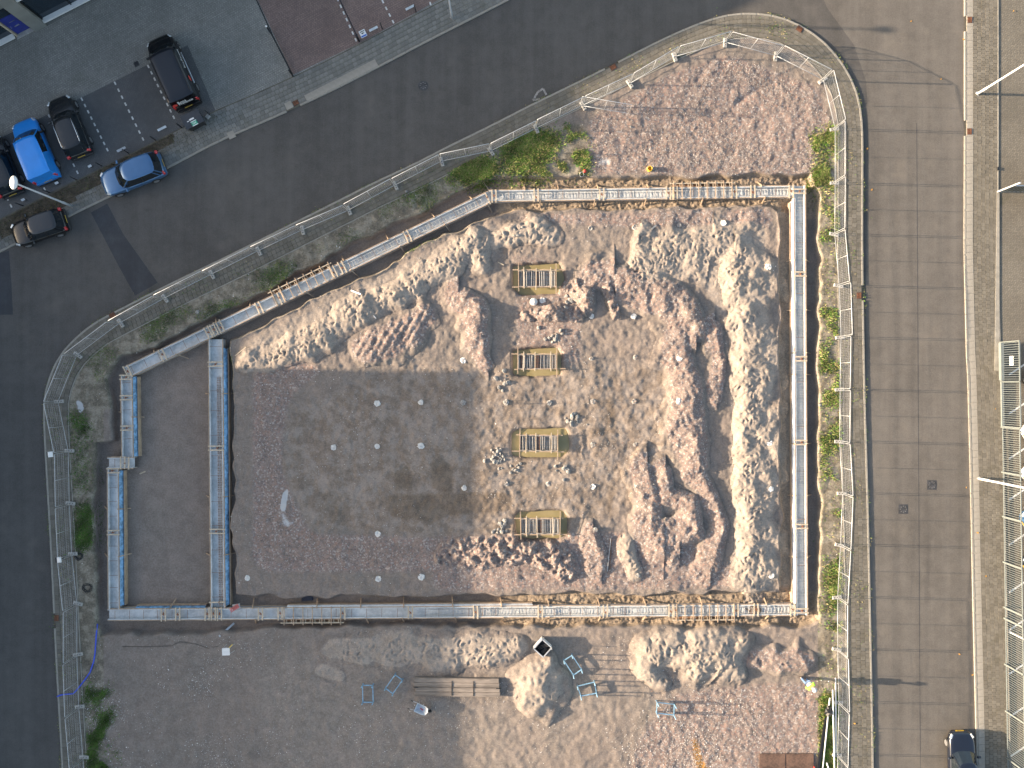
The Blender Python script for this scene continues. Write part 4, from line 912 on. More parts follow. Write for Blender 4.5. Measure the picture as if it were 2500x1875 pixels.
# ---------------------------------------------------------------- pile heads
PILES = [(1442,557,1),(1550,555,1),(1658,549,1),(1766,545,0),(1873,653,0),(1444,876,2),(1551,872,2),(1657,874,0),(1131,879,0),(1235,982,2),(1341,983,1),(1448,980,2),(1549,980,2),(1656,979,0),(1444,772,0),(1547,771,0),(1448,1086,2),(1552,1086,2),(1655,1084,1),(1876,1081,0),(1236,1182,1),(1339,1182,1),(1448,1189,0),(1556,1189,2),(1880,1193,0),(1453,1292,1),(1556,1404,1),(1880,1403,0),(920,985,0),(1027,983,0),(1130,983,1),(813,1093,0),(920,1090,0),(1027,1089,0),(1133,1192,0),(922,1304,0),(1028,1409,0),(604,1411,0),(924,1413,0),(1325,733,0)]
for u, v, k in PILES:
    p = G(u, v); g = empty('concrete_pile', (p.x, p.y, p.z-.25), random.uniform(0,6), ['white crushed concrete pile head flush with the ground','broken concrete pile head with short bent steel bars','concrete pile head with tall upright steel bars'][k], 'pile', ['bare pile heads in the dig','pile heads with short bars','pile heads with tall bars'][k])
    r = random.uniform(.19,.23) if k == 0 else random.uniform(.15,.19); n = 14; prof = [(r*1.02,0),(r,.22+.05*random.random()),(r*.86,.28+.04*random.random()),(r*.4,.30),(.03,.29)]
    m = MB().lathe(prof, n)
    for vv in m.v[n:]: vv += Vector((random.gauss(0,.018), random.gauss(0,.018), random.gauss(0,.02)))
    m.build('concrete_head', M['concrete_white'] if k == 0 else M['concrete'], g)
    for q in range(0 if k == 0 else 4 if k == 1 else 5):
        a = q*1.5+random.random(); hh = random.uniform(.35,.5) if k == 1 else random.uniform(.6,.95)
        MB().tube([(r*.6*math.cos(a), r*.6*math.sin(a), .2), (r*.6*math.cos(a)+random.gauss(0,.03), r*.6*math.sin(a)+random.gauss(0,.03), hh)], .011, 5).build('starter_bar', M['rebar_rust'], g)
# concrete rubble heaps: each lump its own piece
def lump(s):
    m = MB().lathe([(.3,-.5),(.85,-.25),(1,.1),(.7,.45),(.25,.6)], 6)
    for v in m.v: v *= random.uniform(.75,1.15)
    return lib('concrete_lump', m, M['lump'])
LM = [lump(1) for _ in range(5)]
for (u, v, n, spr, lb) in [(1225,927,14,18,'short row of broken concrete lumps below the second pit on its left'),(1214,1118,34,22,'big heap of grey broken concrete lumps left of the third pit'),(1398,1022,16,20,'shaded cluster of broken concrete lumps above the third pit'),(1372,1145,14,20,'scatter of broken concrete lumps below the third pit'),(1215,1290,16,17,'broken concrete lumps left of the lowest pit'),(1350,820,15,20,'broken concrete lumps between the two upper pits'),(1385,735,9,12,'small white lumps right of the topmost pit'),(1255,1150,10,14,'thin line of lumps trailing off the big concrete heap'),(1258,570,7,25,'few lumps on the sand heap by the topmost pit')]:
    p = G(u, v); g = empty('rubble_heap', p, 0, lb, 'rubble')
    for k in range(n):
        du, dv = random.gauss(0,spr*.6), random.gauss(0,spr*.55); q = G(u+du, v+dv)-p
        o = bpy.data.objects.new('concrete_lump', random.choice(LM)); s = random.uniform(.07,.19); o.scale = (s, s*random.uniform(.7,1.2), s*random.uniform(.7,1)); o.location = (q.x, q.y, q.z+s*.2); o.rotation_euler = (random.gauss(0,.4), random.gauss(0,.4), random.uniform(0,6)); link(o, g)
p = G(1303,737); g = empty('boulder', p, 0, 'round pale concrete boulder just below the topmost pit', 'boulder'); o = bpy.data.objects.new('boulder_body', LM[2]); o.scale = (.27,.27,.26); o.location = (0,0,.12); link(o, g); o.data = lib('boulder_body', MB().lathe([(.3,-.5),(.85,-.25),(1,.1),(.8,.5),(.3,.75)], 9), M['concrete_white'])
# stray planks and bars
for (u0,v0,u1,v1,w,mt,lb) in [(857,709,882,719,.10,'white','pale plank on the sand slope beside the slanting tray'),(574,869,602,847,.06,'wood_new','thin wooden lath at the corner of the main dig'),(332,1159,346,1153,.09,'wood_new','short offcut of pale wood on the bare strip'),(536,1553,565,1527,.13,'galv','grey board leaning into the bottom trench'),(1482,1394,1491,1315,.03,'rebar','long thin steel bar by the narrow earth hump'),(1489,1390,1493,1316,.03,'rebar_rust','rusty steel bar lying next to the thin bar'),(1590,560,1602,550,.10,'concrete','short grey slab near the top pile heads'),(1216,640,1230,647,.06,'wood_new','wood stick left of the topmost pit'),(913,771,919,778,.05,'white','tiny white stick on the sand ridge'),(1180,440,1200,470,.05,'wood_new','thin stake beside the green verge')]:
    a, b = G(u0,v0), G(u1,v1); d = b-a; o = MB().bar((0,0,.03), (d.x,d.y,d.z+.03), w, .03).build('loose_board' if mt != 'rebar' and mt != 'rebar_rust' else 'steel_bar', M[mt]); o.location = a; tag(o, lb, 'board' if 'bar' not in lb else 'bar')

# ---------------------------------------------------------------- vehicles
def textmesh(name, txt, size, mat, parent, loc, M3):
    cu = bpy.data.curves.new(name, 'FONT'); cu.body = txt; cu.size = size; cu.align_x = 'CENTER'; cu.align_y = 'CENTER'; cu.extrude = .002
    t = bpy.data.objects.new(name, cu); COL.objects.link(t); dg = bpy.context.evaluated_depsgraph_get(); me = bpy.data.meshes.new_from_object(t.evaluated_get(dg)); bpy.data.objects.remove(t)
    me.materials.clear(); me.materials.append(mat); o = bpy.data.objects.new(name, me); o.matrix_local = Matrix.Translation(loc) @ M3.to_4x4(); return link(o, parent)
def car(name, label, u, v, deg, L, Wd, Ht, pm_, kind='hatch', z=.06, rails=None, cat='car', group=None, roofm=None):
    p = P(u, v); g = empty(name, (p.x, p.y, z), R(deg), label, cat, group)
    van = kind in ('van', 'bigvan'); zb = Ht*(.58 if not van else .56); w2 = Wd/2
    st = [(-.5,.80,.52),(-.485,.90,.80),(-.45,.965,.97),(-.35,1,1),(-.1,1,1),(.12,1,1),(.24,.995,.985),(.34,.975,.93),(.42,.91,.86),(.47,.80,.76),(.497,.60,.55)]
    if van: st = [(-.5,.90,.6),(-.49,.95,.9),(-.46,.98,1),(-.35,1,1),(-.1,1,1),(.12,1,1),(.26,.995,.99),(.36,.975,.93),(.43,.92,.85),(.475,.82,.74),(.497,.66,.55)]
    zbot = .20; vs = []; fs = []; prof = lambda w, zt: [(0,zt+.025),(.45*w,zt+.018),(.80*w,zt-.01),(.95*w,zt-.07),(1.0*w,zt-.22),(.99*w,.45),(.955*w,zbot+.08),(.85*w,zbot),(0,zbot)]
    for (x, wf, zf) in st:
        zt = max(zbot+.25, zb*zf); r = prof(w2*wf, zt); ring = [(x*L, y, q) for y, q in r]+[(x*L, -y, q) for y, q in reversed(r[1:-1])]; vs += ring
    n = 16
    for i in range(len(st)-1):
        for k in range(n): fs.append((i*n+k, i*n+(k+1)%n, (i+1)*n+(k+1)%n, (i+1)*n+k))
    fs += [tuple(range(n)), tuple(reversed(range((len(st)-1)*n, len(st)*n)))]
    bo = mesh_obj('body', vs, fs, pm_, g, True); md = bo.modifiers.new('sub', 'SUBSURF'); md.levels = 1; md.render_levels = 2
    # cabin: base ring at the waist, roof ring above
    xr0, xf0, xr1, xf1 = {'hatch':(-.47,.20,-.40,.06),'suv':(-.475,.20,-.40,.06),'van':(-.488,.25,-.475,.10),'bigvan':(-.488,.30,-.47,.17)}[kind]
    wb_, wr = (.945,.76) if not van else (.97,.88)
    def ring(xr, xf, w, zz, cr):
        pts = [(xf+cr,0),(xf+cr*.75,.5*w),(xf-.02,.88*w),(xf-.10,.97*w),((xr+xf)/2,w),(xr+.06,.97*w),(xr+.015,.85*w),(xr,.5*w),(xr-cr*.2,0)]
        if van: pts = [(xf+cr,0),(xf+cr*.8,.55*w),(xf,.93*w),(xf-.10,.985*w),((xr+xf)/2,w),(xr+.02,.995*w),(xr+.004,.95*w),(xr,.5*w),(xr-cr*.15,0)]
        full = pts+[(x,-y) for x, y in reversed(pts[1:-1])]; return [(x*L, y*w2, zz) for x, y in full]
    b_ = ring(xr0, xf0, wb_, zb-.03, .035); t_ = ring(xr1, xf1, wr, Ht-.045, .03); N = len(b_)
    groups = {'windshield':[0,1,14,15],'side_window':[2,3,4,5,10,11,12,13],'rear_window':[6,7,8,9]}
    sw_l, sw_r = [2,3,4,5], [10,11,12,13]
    def part(nm, ks, mat):
        vv = []; ff = []
        for k in ks:
            i = len(vv); vv += [b_[k], b_[(k+1)%N], t_[(k+1)%N], t_[k]]; ff.append((i,i+1,i+2,i+3))
        return mesh_obj(nm, vv, ff, mat, g)
    part('windshield', groups['windshield'], M['glass'])
    if van:
        for fr, rr in (((2,3),(4,5)), ((12,13),(10,11))):
            part('side_window', fr, M['glass']); part('side_panel', rr, pm_)
        part('rear_door', groups['rear_window'], pm_)
    else:
        part('side_window', sw_l, M['glass']); part('side_window', sw_r, M['glass']); part('rear_window', groups['rear_window'], M['glass'])
    for k in (2,5,6,11,12,14) if not van else (2,6,12,14):
        a, c = Vector(b_[k]), Vector(t_[k]); MB().bar(a, c, .07, .035, (b_[k][0]*.1, b_[k][1], .2)).build('pillar', pm_, g)
    if not van:
        for k in (4,12): MB().bar(Vector(b_[k]), Vector(t_[k]), .08, .02, (0,1,0)).build('pillar', M['black'], g)
    rings = [ring(xr1-.004, xf1+.006, wr*1.02, Ht-.06, .03), ring(xr1+.012, xf1-.006, wr*.975, Ht-.012, .028), ring(xr1+(.05 if not van else .02), xf1-(.05 if not van else .03), wr*(.80 if not van else .93), Ht+.008, .02), ring(xr1+.14, xf1-.13, wr*(.42 if not van else .6), Ht+.02, .01)]
    vs = [q for r_ in rings for q in r_]+[(((xr1+xf1)/2)*L, 0, Ht+.024)]; fs = []
    for i in range(3):
        for k in range(N): fs.append((i*N+k, i*N+(k+1)%N, (i+1)*N+(k+1)%N, (i+1)*N+k))
    for k in range(N): fs.append((3*N+k, 3*N+(k+1)%N, 4*N))
    mesh_obj('roof', vs, fs, roofm or pm_, g, True)
    rw = .32 if not van else .34
    for sx in (-.29,.31):
        for sy in (1,-1):
            w = empty('wheel', (sx*L, sy*(w2-.09), rw)); w.parent = g; w.rotation_euler = (R(90),0,0)
            MB().lathe([(rw*.6,-.11),(rw*.93,-.11),(rw,-.07),(rw,.07),(rw*.93,.11),(rw*.6,.11)], 20).build('tyre', M['tyre'], w, True)
            rm = MB().lathe([(rw*.62,-.113),(rw*.58,-.118),(rw*.2,-.09),(rw*.1,-.1),(rw*.1,.1),(rw*.2,.09),(rw*.58,.118),(rw*.62,.113)], 16).build('rim', M['rim'], w)
    for s in (1,-1):
        MB().box((L*.435, s*w2*.76, zb*.755), (.30,.15,.10), Matrix.Rotation(-s*.6,3,'Z') @ Matrix.Rotation(.3,3,'Y'), cut=.03).build('headlight', M['head'], g)
        MB().box((-L*.472, s*w2*.80, zb*(.93 if not van else .95)), (.14,.22,.20 if not van else .5), Matrix.Rotation(s*.3,3,'Z'), cut=.03).build('tail_light', M['tail'], g)
        mr = MB().box((xf0*L-.30, s*(w2+.09), zb+.08), (.13,.22,.15), cut=.04).build('mirror', pm_ if not van else M['black'], g)
    MB().box((-L*.5-.005, 0, zb*.62), (.03,.52,.12), Matrix.Rotation(-.25,3,'Y')).build('number_plate', M['plate'], g); MB().box((L*.499, 0, zb*.45), (.03,.52,.11)).build('number_plate', M['plate'], g)
    MB().box((-L*.492, 0, .36), (.14,Wd*.86,.16), cut=.05).build('bumper', M['black'], g)
    MB().tube([(xf0*L+.06,-.5*w2,zb+.01),(xf0*L-.02,.25*w2,zb+.05)], .012, 5).build('wiper', M['black'], g)
    if rails:
        for s in (1,-1): MB().tube([(xr1*L+.12, s*w2*wr*.90, Ht-.01),(xr1*L+.25, s*w2*wr*.92, Ht+.05),(xf1*L-.35, s*w2*wr*.92, Ht+.05),(xf1*L-.18, s*w2*wr*.9, Ht-.01)], .022, 6).build('roof_rail', rails, g, True)
    g['dims'] = [L, Wd, Ht, zb]
    return g
BAY = 'cars parked nose in along the bays'
cv = car('van', 'long black passenger van with white rear lettering parked in the end bay', 433, 184, 114.1, 5.05, 1.95, 1.95, M['p_black'], 'bigvan', rails=M['black'], cat='van', roofm=paint('paint_black_roof', (.007,.009,.015), .1, .3, .3))
# sign writing on the black van: rear doors and right flank
nz = lambda ax, ay, az: Matrix((ax, ay, az)).transposed()
rear = nz(Vector((0,-1,0)), Vector((.35,0,.94)).normalized(), Vector((-.94,0,.35)).normalized())
textmesh('rear_lettering', 'Roca', .30, M['white'], cv, (-2.50, .10, 1.66), rear); textmesh('rear_lettering', 'Preventie', .26, M['white'], cv, (-2.50, -.10, 1.40), rear)
mesh_obj('red_logo', [(-2.51,.78,1.35),(-2.51,.52,1.35),(-2.50,.46,1.58),(-2.50,.62,1.72),(-2.50,.80,1.6)], [(0,1,2,3,4)], M['red'], cv)
side = nz(Vector((1,0,0)), Vector((0,.35,.94)).normalized(), Vector((0,-.94,.35)).normalized())
textmesh('side_lettering', 'Roca Preventie', .22, M['white'], cv, (.25,-.962,1.36), side)
mesh_obj('red_logo', [(-1.35,-.975,1.25),(-1.02,-.975,1.25),(-.95,-.95,1.42),(-1.1,-.93,1.5),(-1.3,-.94,1.42)], [(0,1,2,3,4)], M['red'], cv)
MB().tube([(-1.25,-.985,.62),(1.0,-.985,.62)], .018, 6).build('trim_strip', M['chrome'], cv)
car('suv', 'charcoal estate car with bright silver roof rails in the bays', 181, 316, 112, 4.25, 1.78, 1.55, M['p_char'], 'suv', rails=M['chrome'])
car('van', 'bright blue delivery van parked in the bays', 100, 374, 112.7, 4.4, 1.80, 1.82, M['p_blue'], 'van', cat='van')
car('hatchback', 'dark car under the street lamp head at the end of the bays', 14, 410, 113, 4.2, 1.76, 1.5, M['p_char'], 'hatch')
car('suv', 'steel blue hatchback parked half on the kerb', 333, 431, 201, 4.35, 1.80, 1.55, M['p_steel'], 'suv', z=.03)
car('hatchback', 'small black hatchback with a silver sheen parked on the kerb by the lamp post', 107, 560, 198.5, 3.75, 1.68, 1.48, M['p_black'], 'hatch', z=.03, roofm=paint('paint_grey_roof', (.03,.032,.036), .2, .3, .4))
car('hatchback', 'dark blue sedan parked on the sunlit straight street', 2338, 1856, 91.5, 4.3, 1.78, 1.46, M['p_night'], 'hatch', z=.0)
for (u, v, mt, lb) in [(2560,905,'p_char','dark car nosing the bar fence next to the sliding gate'),(2556,1028,'p_white','white car nosing the bar fence next to the dark one'),(2556,1130,'p_white','white car nosing the bar fence by the tall lamp post'),(2552,1238,'p_steel','blue car nosing the bar fence'),(2556,1345,'p_night','navy car nosing the bar fence'),(2572,1765,'p_white','white car behind the bar fence near the dark sedan')]:
    car('parked_car', lb, u, v, 213, 4.1, 1.75, 1.5, M[mt], 'hatch', group='cars behind the bar fence')

# ---------------------------------------------------------------- street lamps
def lamp(u, v, h, deg, label, head=True):
    p = P(u, v); g = empty('street_lamp', (p.x, p.y, .06), R(deg), label, 'street lamp')
    MB().lathe([(.16,0),(.16,.03)], 14).build('base_plate', M['galv'], g)
    MB().tube([(0,0,0),(0,0,1.2),(0,0,1.25),(0,0,h)], [.085,.085,.066,.048], 10).build('pole', simple('pole_grey', (.45,.47,.50), .45, .2, var=.08) if head else M['white'], g, True)
    hd = MB(); hd.lathe([(.20,h-.06),(.39,h-.02),(.42,h+.03),(.36,h+.09),(.15,h+.12)], 18, sx=.60, sy=1.0); hd.build('luminaire', M['white'], g, True)
    MB().lathe([(.30,h-.075),(.30,h-.06)], 16, sx=.55, sy=1).build('lens', M['head'], g)
lamp(175, 503, 6.9, 0, 'grey street lamp with oval white head standing over the parked cars')
lamp(1104, 46, 6.9, 80, 'street lamp on the pavement beside the red brick court')
lamp(2385, 230, 7.0, 20, 'tall white lamp post casting a shadow on the sunlit yard entrance', False)
lamp(2388, 1168, 7.0, 20, 'tall white lamp post crossing in front of the bar fence', False)
p = P(2464,1543); g = empty('yard_post', (p.x,p.y,.06), 0, 'short white post inside the yard behind the bar fence', 'post'); MB().tube([(0,0,0),(0,0,2.6)], .05, 8).build('pole', M['white'], g); MB().lathe([(.09,0),(.09,.05)], 10).build('base_plate', M['white'], g)

# ---------------------------------------------------------------- street furniture by the courts
BOL = [(513,281),(444,312),(381,343),(314,374),(250,406),(189,440),(123,471),(58,503)]
for i, (u, v) in enumerate(BOL):
    p = P(u, v); g = empty('bollard', (p.x, p.y, .07), 0, 'slim black post between the parking bays and the planting strip', 'bollard', 'black posts along the planting strip')
    MB().tube([(0,0,0),(0,0,.88)], .035, 8).build('shaft', M['black_metal'], g, True); MB().lathe([(.045,.88),(.045,.90),(.02,.92)], 8).build('cap', M['black_metal'], g)
def nameplate(u, v, w, deg, lb, z=.45, h=.15):
    p = P(u, v, z); g = empty('name_plate_sign', (p.x, p.y, .06), R(deg), lb, 'sign')
    Mr = Matrix.Rotation(R(-50),3,'X')
    MB().box((0,0,z), (w,.02,h), Mr).build('plate', M['sign_grey'], g)
    if w > .4: MB().box((.06,-.016,z-.012), (w*.3,.012,.05), Mr).build('print', M['blue_sign'], g)
    for s in (-1,1): MB().bar((s*w*.3,.03,0), (s*w*.3,.03,z-.02), .03).build('leg', M['black_metal'], g)
for a in [(396,314,.62,27,'long white name plate at the head of the empty bay beside the van'),(297,365,.62,27,'long white name plate at the head of the other empty bay'),(220,406,.24,27,'small white number plate sign behind the charcoal estate car'),(139,447,.24,27,'small white number plate sign behind the bright blue van'),(57,488,.24,27,'small white number plate sign under the lamp head'),(912,71,.62,27,'silver name plate beside the square parking sign'),(1001,19,.62,27,'silver name plate in the red court by the street lamp')]: nameplate(*a)
for (u, v, lb) in ((934,72,'slim black post next to the silver name plate'),(1016,31,'slim black post at the red court name plate by the lamp'),(877,101,'thick black gate post beside the square parking sign')):
    p = P(u, v); g = empty('post', (p.x,p.y,.06), 0, lb, 'post'); r = .07 if 'thick' in lb else .035; MB().tube([(0,0,0),(0,0,1.0)], r, 8).build('shaft', M['black_metal'], g, True); MB().lathe([(r+.01,1.0),(r+.01,1.02)], 8).build('cap', M['black_metal'], g)
p = P(886,82,.9); g = empty('parking_sign', (p.x,p.y,.06), R(27), 'square white sign with black pictogram and blue band beside the gate post', 'sign')
Mr = Matrix.Rotation(R(-55),3,'X'); MB().box((0,0,.84), (.42,.02,.46), Mr).build('plate', M['white'], g)
def onp(x, y, w, h, mt, nm): c = Mr @ Vector((x,-.016,y)); MB().box((c.x,c.y,c.z+.84), (w,.008,h), Mr).build(nm, M[mt], g)
onp(0,.15,.32,.05,'black','lettering'); onp(.0,.05,.24,.03,'black','pictogram'); onp(-.01,.02,.10,.07,'black','pictogram'); onp(0,-.15,.38,.10,'blue_sign','blue_band'); MB().bar((0,.06,0), (0,.06,.8), .05).build('leg', M['black_metal'], g)
a, b = P(716,183), P(664,82); d = b-a
g = empty('low_gate', (a.x,a.y,.06), math.atan2(d.y,d.x), 'black low sliding gate between the grey court and the red court', 'gate'); L = d.length
for z in (.15,.95): MB().bar((0,0,z), (L,0,z), .05,.06).build('rail', M['black_metal'], g)
for k in range(int(L/.15)+1): MB().bar((k*.15,0,.15), (k*.15,0,.95), .022).build('bar', M['black_metal'], g)
for x in (-.08, L+.05): MB().bar((x,.05,0), (x,.05,1.1), .09).build('post', M['black_metal'], g)
MB().lathe([(.07,1.1),(.07,1.14),(.03,1.17)], 10, (L+.05,.05,0)).build('post_lamp', M['white'], g)
for (a, b, lb) in ((P(664,82),P(622,-10),'grey'),(P(877,100),P(825,-10),'red')): struct(MB().bar((a.x,a.y,.07), (b.x,b.y,.07), .06,.02).build('gate_track', M['black_metal']))
p = P(484,303); g = empty('waste_container', (p.x,p.y,.06), R(27), 'black wheeled waste container with white and green stickers behind the black van', 'bin')
m = MB(); vs = [(-.52,-.33,.16),(.52,-.33,.16),(.52,.33,.16),(-.52,.33,.16),(-.63,-.42,1.02),(.63,-.42,1.02),(.63,.42,1.02),(-.63,.42,1.02)]; m.add(vs, [(3,2,1,0),(0,1,5,4),(1,2,6,5),(2,3,7,6),(3,0,4,7),(4,5,6,7)]); m.build('body', M['black'], g)
ld = MB(); ld.add([(-.66,-.45,1.02),(.66,-.45,1.02),(.66,.45,1.10),(-.66,.45,1.10),(-.64,-.10,1.16),(.64,-.10,1.16),(.64,.43,1.17),(-.64,.43,1.17)], [(0,1,5,4),(1,2,6,5),(2,3,7,6),(3,0,4,7),(4,5,6,7)]); lo = ld.build('lid', simple('lid_plastic', (.03,.034,.042), .45), g)
MB().box((-.02,-.02,1.178), (.34,.11,.006), Matrix.Rotation(0,3,'Z')).build('white_sticker', M['white'], lo); MB().box((-.30,-.06,1.178), (.13,.06,.006)).build('white_sticker', M['white'], lo)
sk = MB().box((.02,-.30,1.105), (.40,.30,.006), Matrix.Rotation(R(22),3,'X')).build('green_sticker', M['green'], lo)
for dy in (.12,-.13): MB().box((.02,-.30+dy,1.113+dy*.40), (.40,.045,.006), Matrix.Rotation(R(22),3,'X')).build('sticker_band', M['white'], lo)
for dx in (-.09,0,.09): MB().box((.02+dx,-.30,1.113), (.035,.13,.006), Matrix.Rotation(R(22),3,'X')).build('sticker_mark', M['white'], lo)
for sx in (-1,1):
    for sy in (-1,1): MB().tube([(sx*.45-.02,sy*.28,.08),(sx*.45+.02,sy*.28,.08)], .08, 10).build('castor', M['tyre'], g)
    MB().tube([(sx*.62,-.46,.95),(sx*.62,-.56,.95)], .02, 6).build('handle', M['black'], g)
p = P(474,282,.3); o = MB().box((0,0,.15), (.55,.16,.30), cut=.02).build('grey_box', M['panel']); o.location = P(473,281); o.location.z = .07; o.rotation_euler = (0,0,R(27)); tag(o, 'small grey box squeezed between the black van and the waste container', 'box')
p = P(509,286); o = MB().box((0,0,.03), (.28,.28,.06), cut=.01).build('loose_tile', M['concrete']); o.location = (p.x,p.y,.09); o.rotation_euler = (0,0,R(48)); tag(o, 'loose square pale tile beside the waste container', 'tile')

# ---------------------------------------------------------------- yard gates and bar fence on the east side
def bars(g, L, h, sp=.145, w=.022, z0=.12):
    me = lib('fence_bar', MB().box((0,0,(h-z0)/2+z0), (w,w,h-z0)), M['grey_metal'])
    n = int(L/sp)
    for k in range(n): o = bpy.data.objects.new('fence_bar', me); o.location = ((k+.5)*L/n, 0, 0); link(o, g)
def xb(v): return 2441+(v-835)*(16/1040)
def seg(name, v0, v1, h, lb, grp, cat, thick=False):
    a, b = P(xb(v0), v0), P(xb(v1), v1); d = b-a; g = empty(name, (a.x,a.y,.06), math.atan2(d.y,d.x), lb, cat, grp); L = d.length
    bars(g, L-.1, h)
    for z, t in ((h-.05,.07),(.14,.16 if thick else .06)): MB().box((L/2,0,z), (L-.06,t if thick else .05,t)).build('rail', M['grey_metal'], g)
    for x in (.0, L-.02): MB().box((x,-.06,h/2+.03), (.055,.055,h+.06)).build('post', M['grey_metal'], g)
    return g
g = seg('sliding_gate', 836, 932, 2.3, 'grey steel sliding gate with white notice plates at the yard entrance', None, 'gate', True)
for k in range(3): MB().box((1.05+.22*k, .03, 1.25), (.2,.012,.42)).build('notice_plate', M['white'], g)
MB().box((1.3,-.10,.28), (2.5,.20,.30)).build('guide_beam', M['grey_metal'], g)
g = seg('sliding_gate', 932, 1041, 2.3, 'grey steel gate wing overlapping the bar fence beside the entrance', None, 'gate', True)
for v0, v1 in ((1043,1152),(1153,1260),(1261,1371),(1372,1481),(1482,1508),(1509,1620),(1621,1734),(1735,1848),(1849,1960)):
    seg('bar_fence', v0, v1, 2.2, {1043:'grey bar fence panel joining the overlapping gate wing',1153:'grey bar fence panel crossed by the tall white lamp post',1261:'grey bar fence panel in front of the blue car',1372:'grey bar fence panel in front of the navy car',1482:'narrow grey bar fence panel between two full ones',1509:'grey bar fence panel with the short white post behind it',1621:'grey bar fence panel in front of an empty marked bay',1735:'grey bar fence panel in front of the last white car',1849:'grey bar fence panel opposite the dark blue sedan'}[v0], 'bar fence panels along the yard', 'fence')
a = P(2434,469); g = empty('open_gate', (a.x,a.y,.06), R(0), 'tall grey gate leaf standing open into the yard', 'gate')
MB().box((0,0,1.35), (.10,.10,2.7)).build('post', M['galv'], g); MB().box((2.4,0,1.0), (4.4,.04,1.7)).build('leaf_panel', simple('dark_gate_panel', (.05,.06,.065), .5, .2), g)
for z in (.15,1.9): MB().box((2.4,0,z), (4.5,.07,.08)).build('rail', M['galv'], g)
for k in range(16): MB().box((.3+k*.28,-.04,1.0), (.05,.03,1.7)).build('slat', M['grey_metal'], g)
p = P(2433,413); o = MB().box((0,0,.05), (.10,.22,.12), cut=.01).build('gate_stop', M['black_metal']); o.location = (p.x,p.y,.06); tag(o, 'small black gate stop on the edging of the yard entrance', 'gate stop')

# ---------------------------------------------------------------- things on the site
def stillage(corners, h, lb, zf=.28, tilt=(0,0)):
    q = [G(*c) for c in corners]; c = sum(q, Vector())/4; c.z = min(x.z for x in q); g = empty('steel_stillage', c, 0, lb, 'stillage'); g.rotation_euler = (tilt[0], tilt[1], 0)
    l = [x-c for x in q]
    for v in l: MB().tube([(v.x,v.y,0),(v.x,v.y,h)], .038, 6).build('post', M['blue_steel'], g, True); 
    for i in range(4):
        a, b = l[i], l[(i+1)%4]; MB().bar((a.x,a.y,zf), (b.x,b.y,zf), .05,.09).build('frame_bar', M['blue_steel'], g)
    for v in l: MB().lathe([(.05,0),(.05,.015)], 8, (v.x,v.y,0)).build('foot_plate', M['blue_steel'], g)
    return g
stillage([(1376,1609),(1396,1596),(1419,1631),(1399,1644)], 1.0, 'blue steel stillage frame set askew next to the white tub')
stillage([(1409,1671),(1450,1661),(1455,1688),(1417,1695)], 1.0, 'blue steel stillage frame between the sand cone and the large sand pile')
stillage([(1602,1710),(1644,1715),(1643,1741),(1601,1736)], 1.05, 'lone blue steel stillage frame on open ground below the large sand pile')
stillage([(887,1669),(912,1669),(913,1710),(888,1710)], .75, 'shaded upright blue stillage frame left of the wheelbarrow')
stillage([(966,1643),(984,1656),(961,1689),(943,1676)], .7, 'shaded blue stillage frame turned slantwise by the timber beams')
# open tub
c = G(1324,1575); g = empty('mortar_tub', c, R(-42), 'open dark tub with bright steel rim beside the sand cone', 'tub'); s = .42; h = .62
MB().box((0,0,.06), (2*s,2*s,.04)).build('bottom', M['black'], g)
for a in range(4):
    Mz = Matrix.Rotation(a*math.pi/2,3,'Z'); MB().box(Mz @ Vector((s,0,h/2+.05)), (.05,2*s+.05,h), Mz).build('side', M['galv'] if a != 1 else M['white'], g); MB().box(Mz @ Vector((s-.035,0,h/2+.05)), (.02,2*s-.05,h-.03), Mz).build('inner_lining', M['black'], g)
    MB().box(Mz @ Vector((s,0,h+.06)), (.07,2*s+.07,.03), Mz).build('rim', M['galv'], g); MB().tube([Mz @ Vector((s,s,0)), Mz @ Vector((s,s,h+(.45 if a == 0 else .1)))], .025, 6).build('corner_post', M['galv'], g)
for k in range(3): MB().bar((-.2+.1*k,-.3,.12), (.0+.1*k,.3,.5), .03).build('tool_handle', M['wood_grey'], g)
# wheelbarrow
c = G(1031,1724); g = empty('wheelbarrow', c, R(-24), 'pale grey wheelbarrow lying open below the timber beams', 'wheelbarrow')
m = MB(); top_ = [(-.42,-.30),(.15,-.31),(.38,-.24),(.47,0),(.38,.24),(.15,.31),(-.42,.30)]; bot = [(-.30,-.19),(.05,-.2),(.18,-.15),(.22,0),(.18,.15),(.05,.2),(-.30,.19)]; n = 7
vs = [(x,y,.62) for x,y in top_]+[(x,y,.34) for x,y in bot]+[(x*.96,y*.95,.615) for x,y in top_]+[(x*.96,y*.95,.36) for x,y in bot]
fs = [(i,n+i,n+(i+1)%n,(i+1)%n) for i in range(n)]+[(2*n+i,2*n+(i+1)%n,3*n+(i+1)%n,3*n+i) for i in range(n)]+[(i,(i+1)%n,2*n+(i+1)%n,2*n+i) for i in range(n)]+[tuple(range(3*n,4*n)), tuple(reversed(range(n,2*n)))]
m.add(vs, fs); m.build('tray', simple('tray_grey', (.50,.54,.58), .45, .1, var=.2), g)
wv = empty('wheel', (.52,0,.19)); wv.parent = g; wv.rotation_euler = (R(90),0,0); MB().lathe([(.10,-.05),(.17,-.05),(.19,0),(.17,.05),(.10,.05)], 16).build('tyre', M['tyre'], wv, True); MB().lathe([(.1,-.04),(.03,-.05),(.03,.05),(.1,.04)], 12).build('rim', M['galv'], wv)
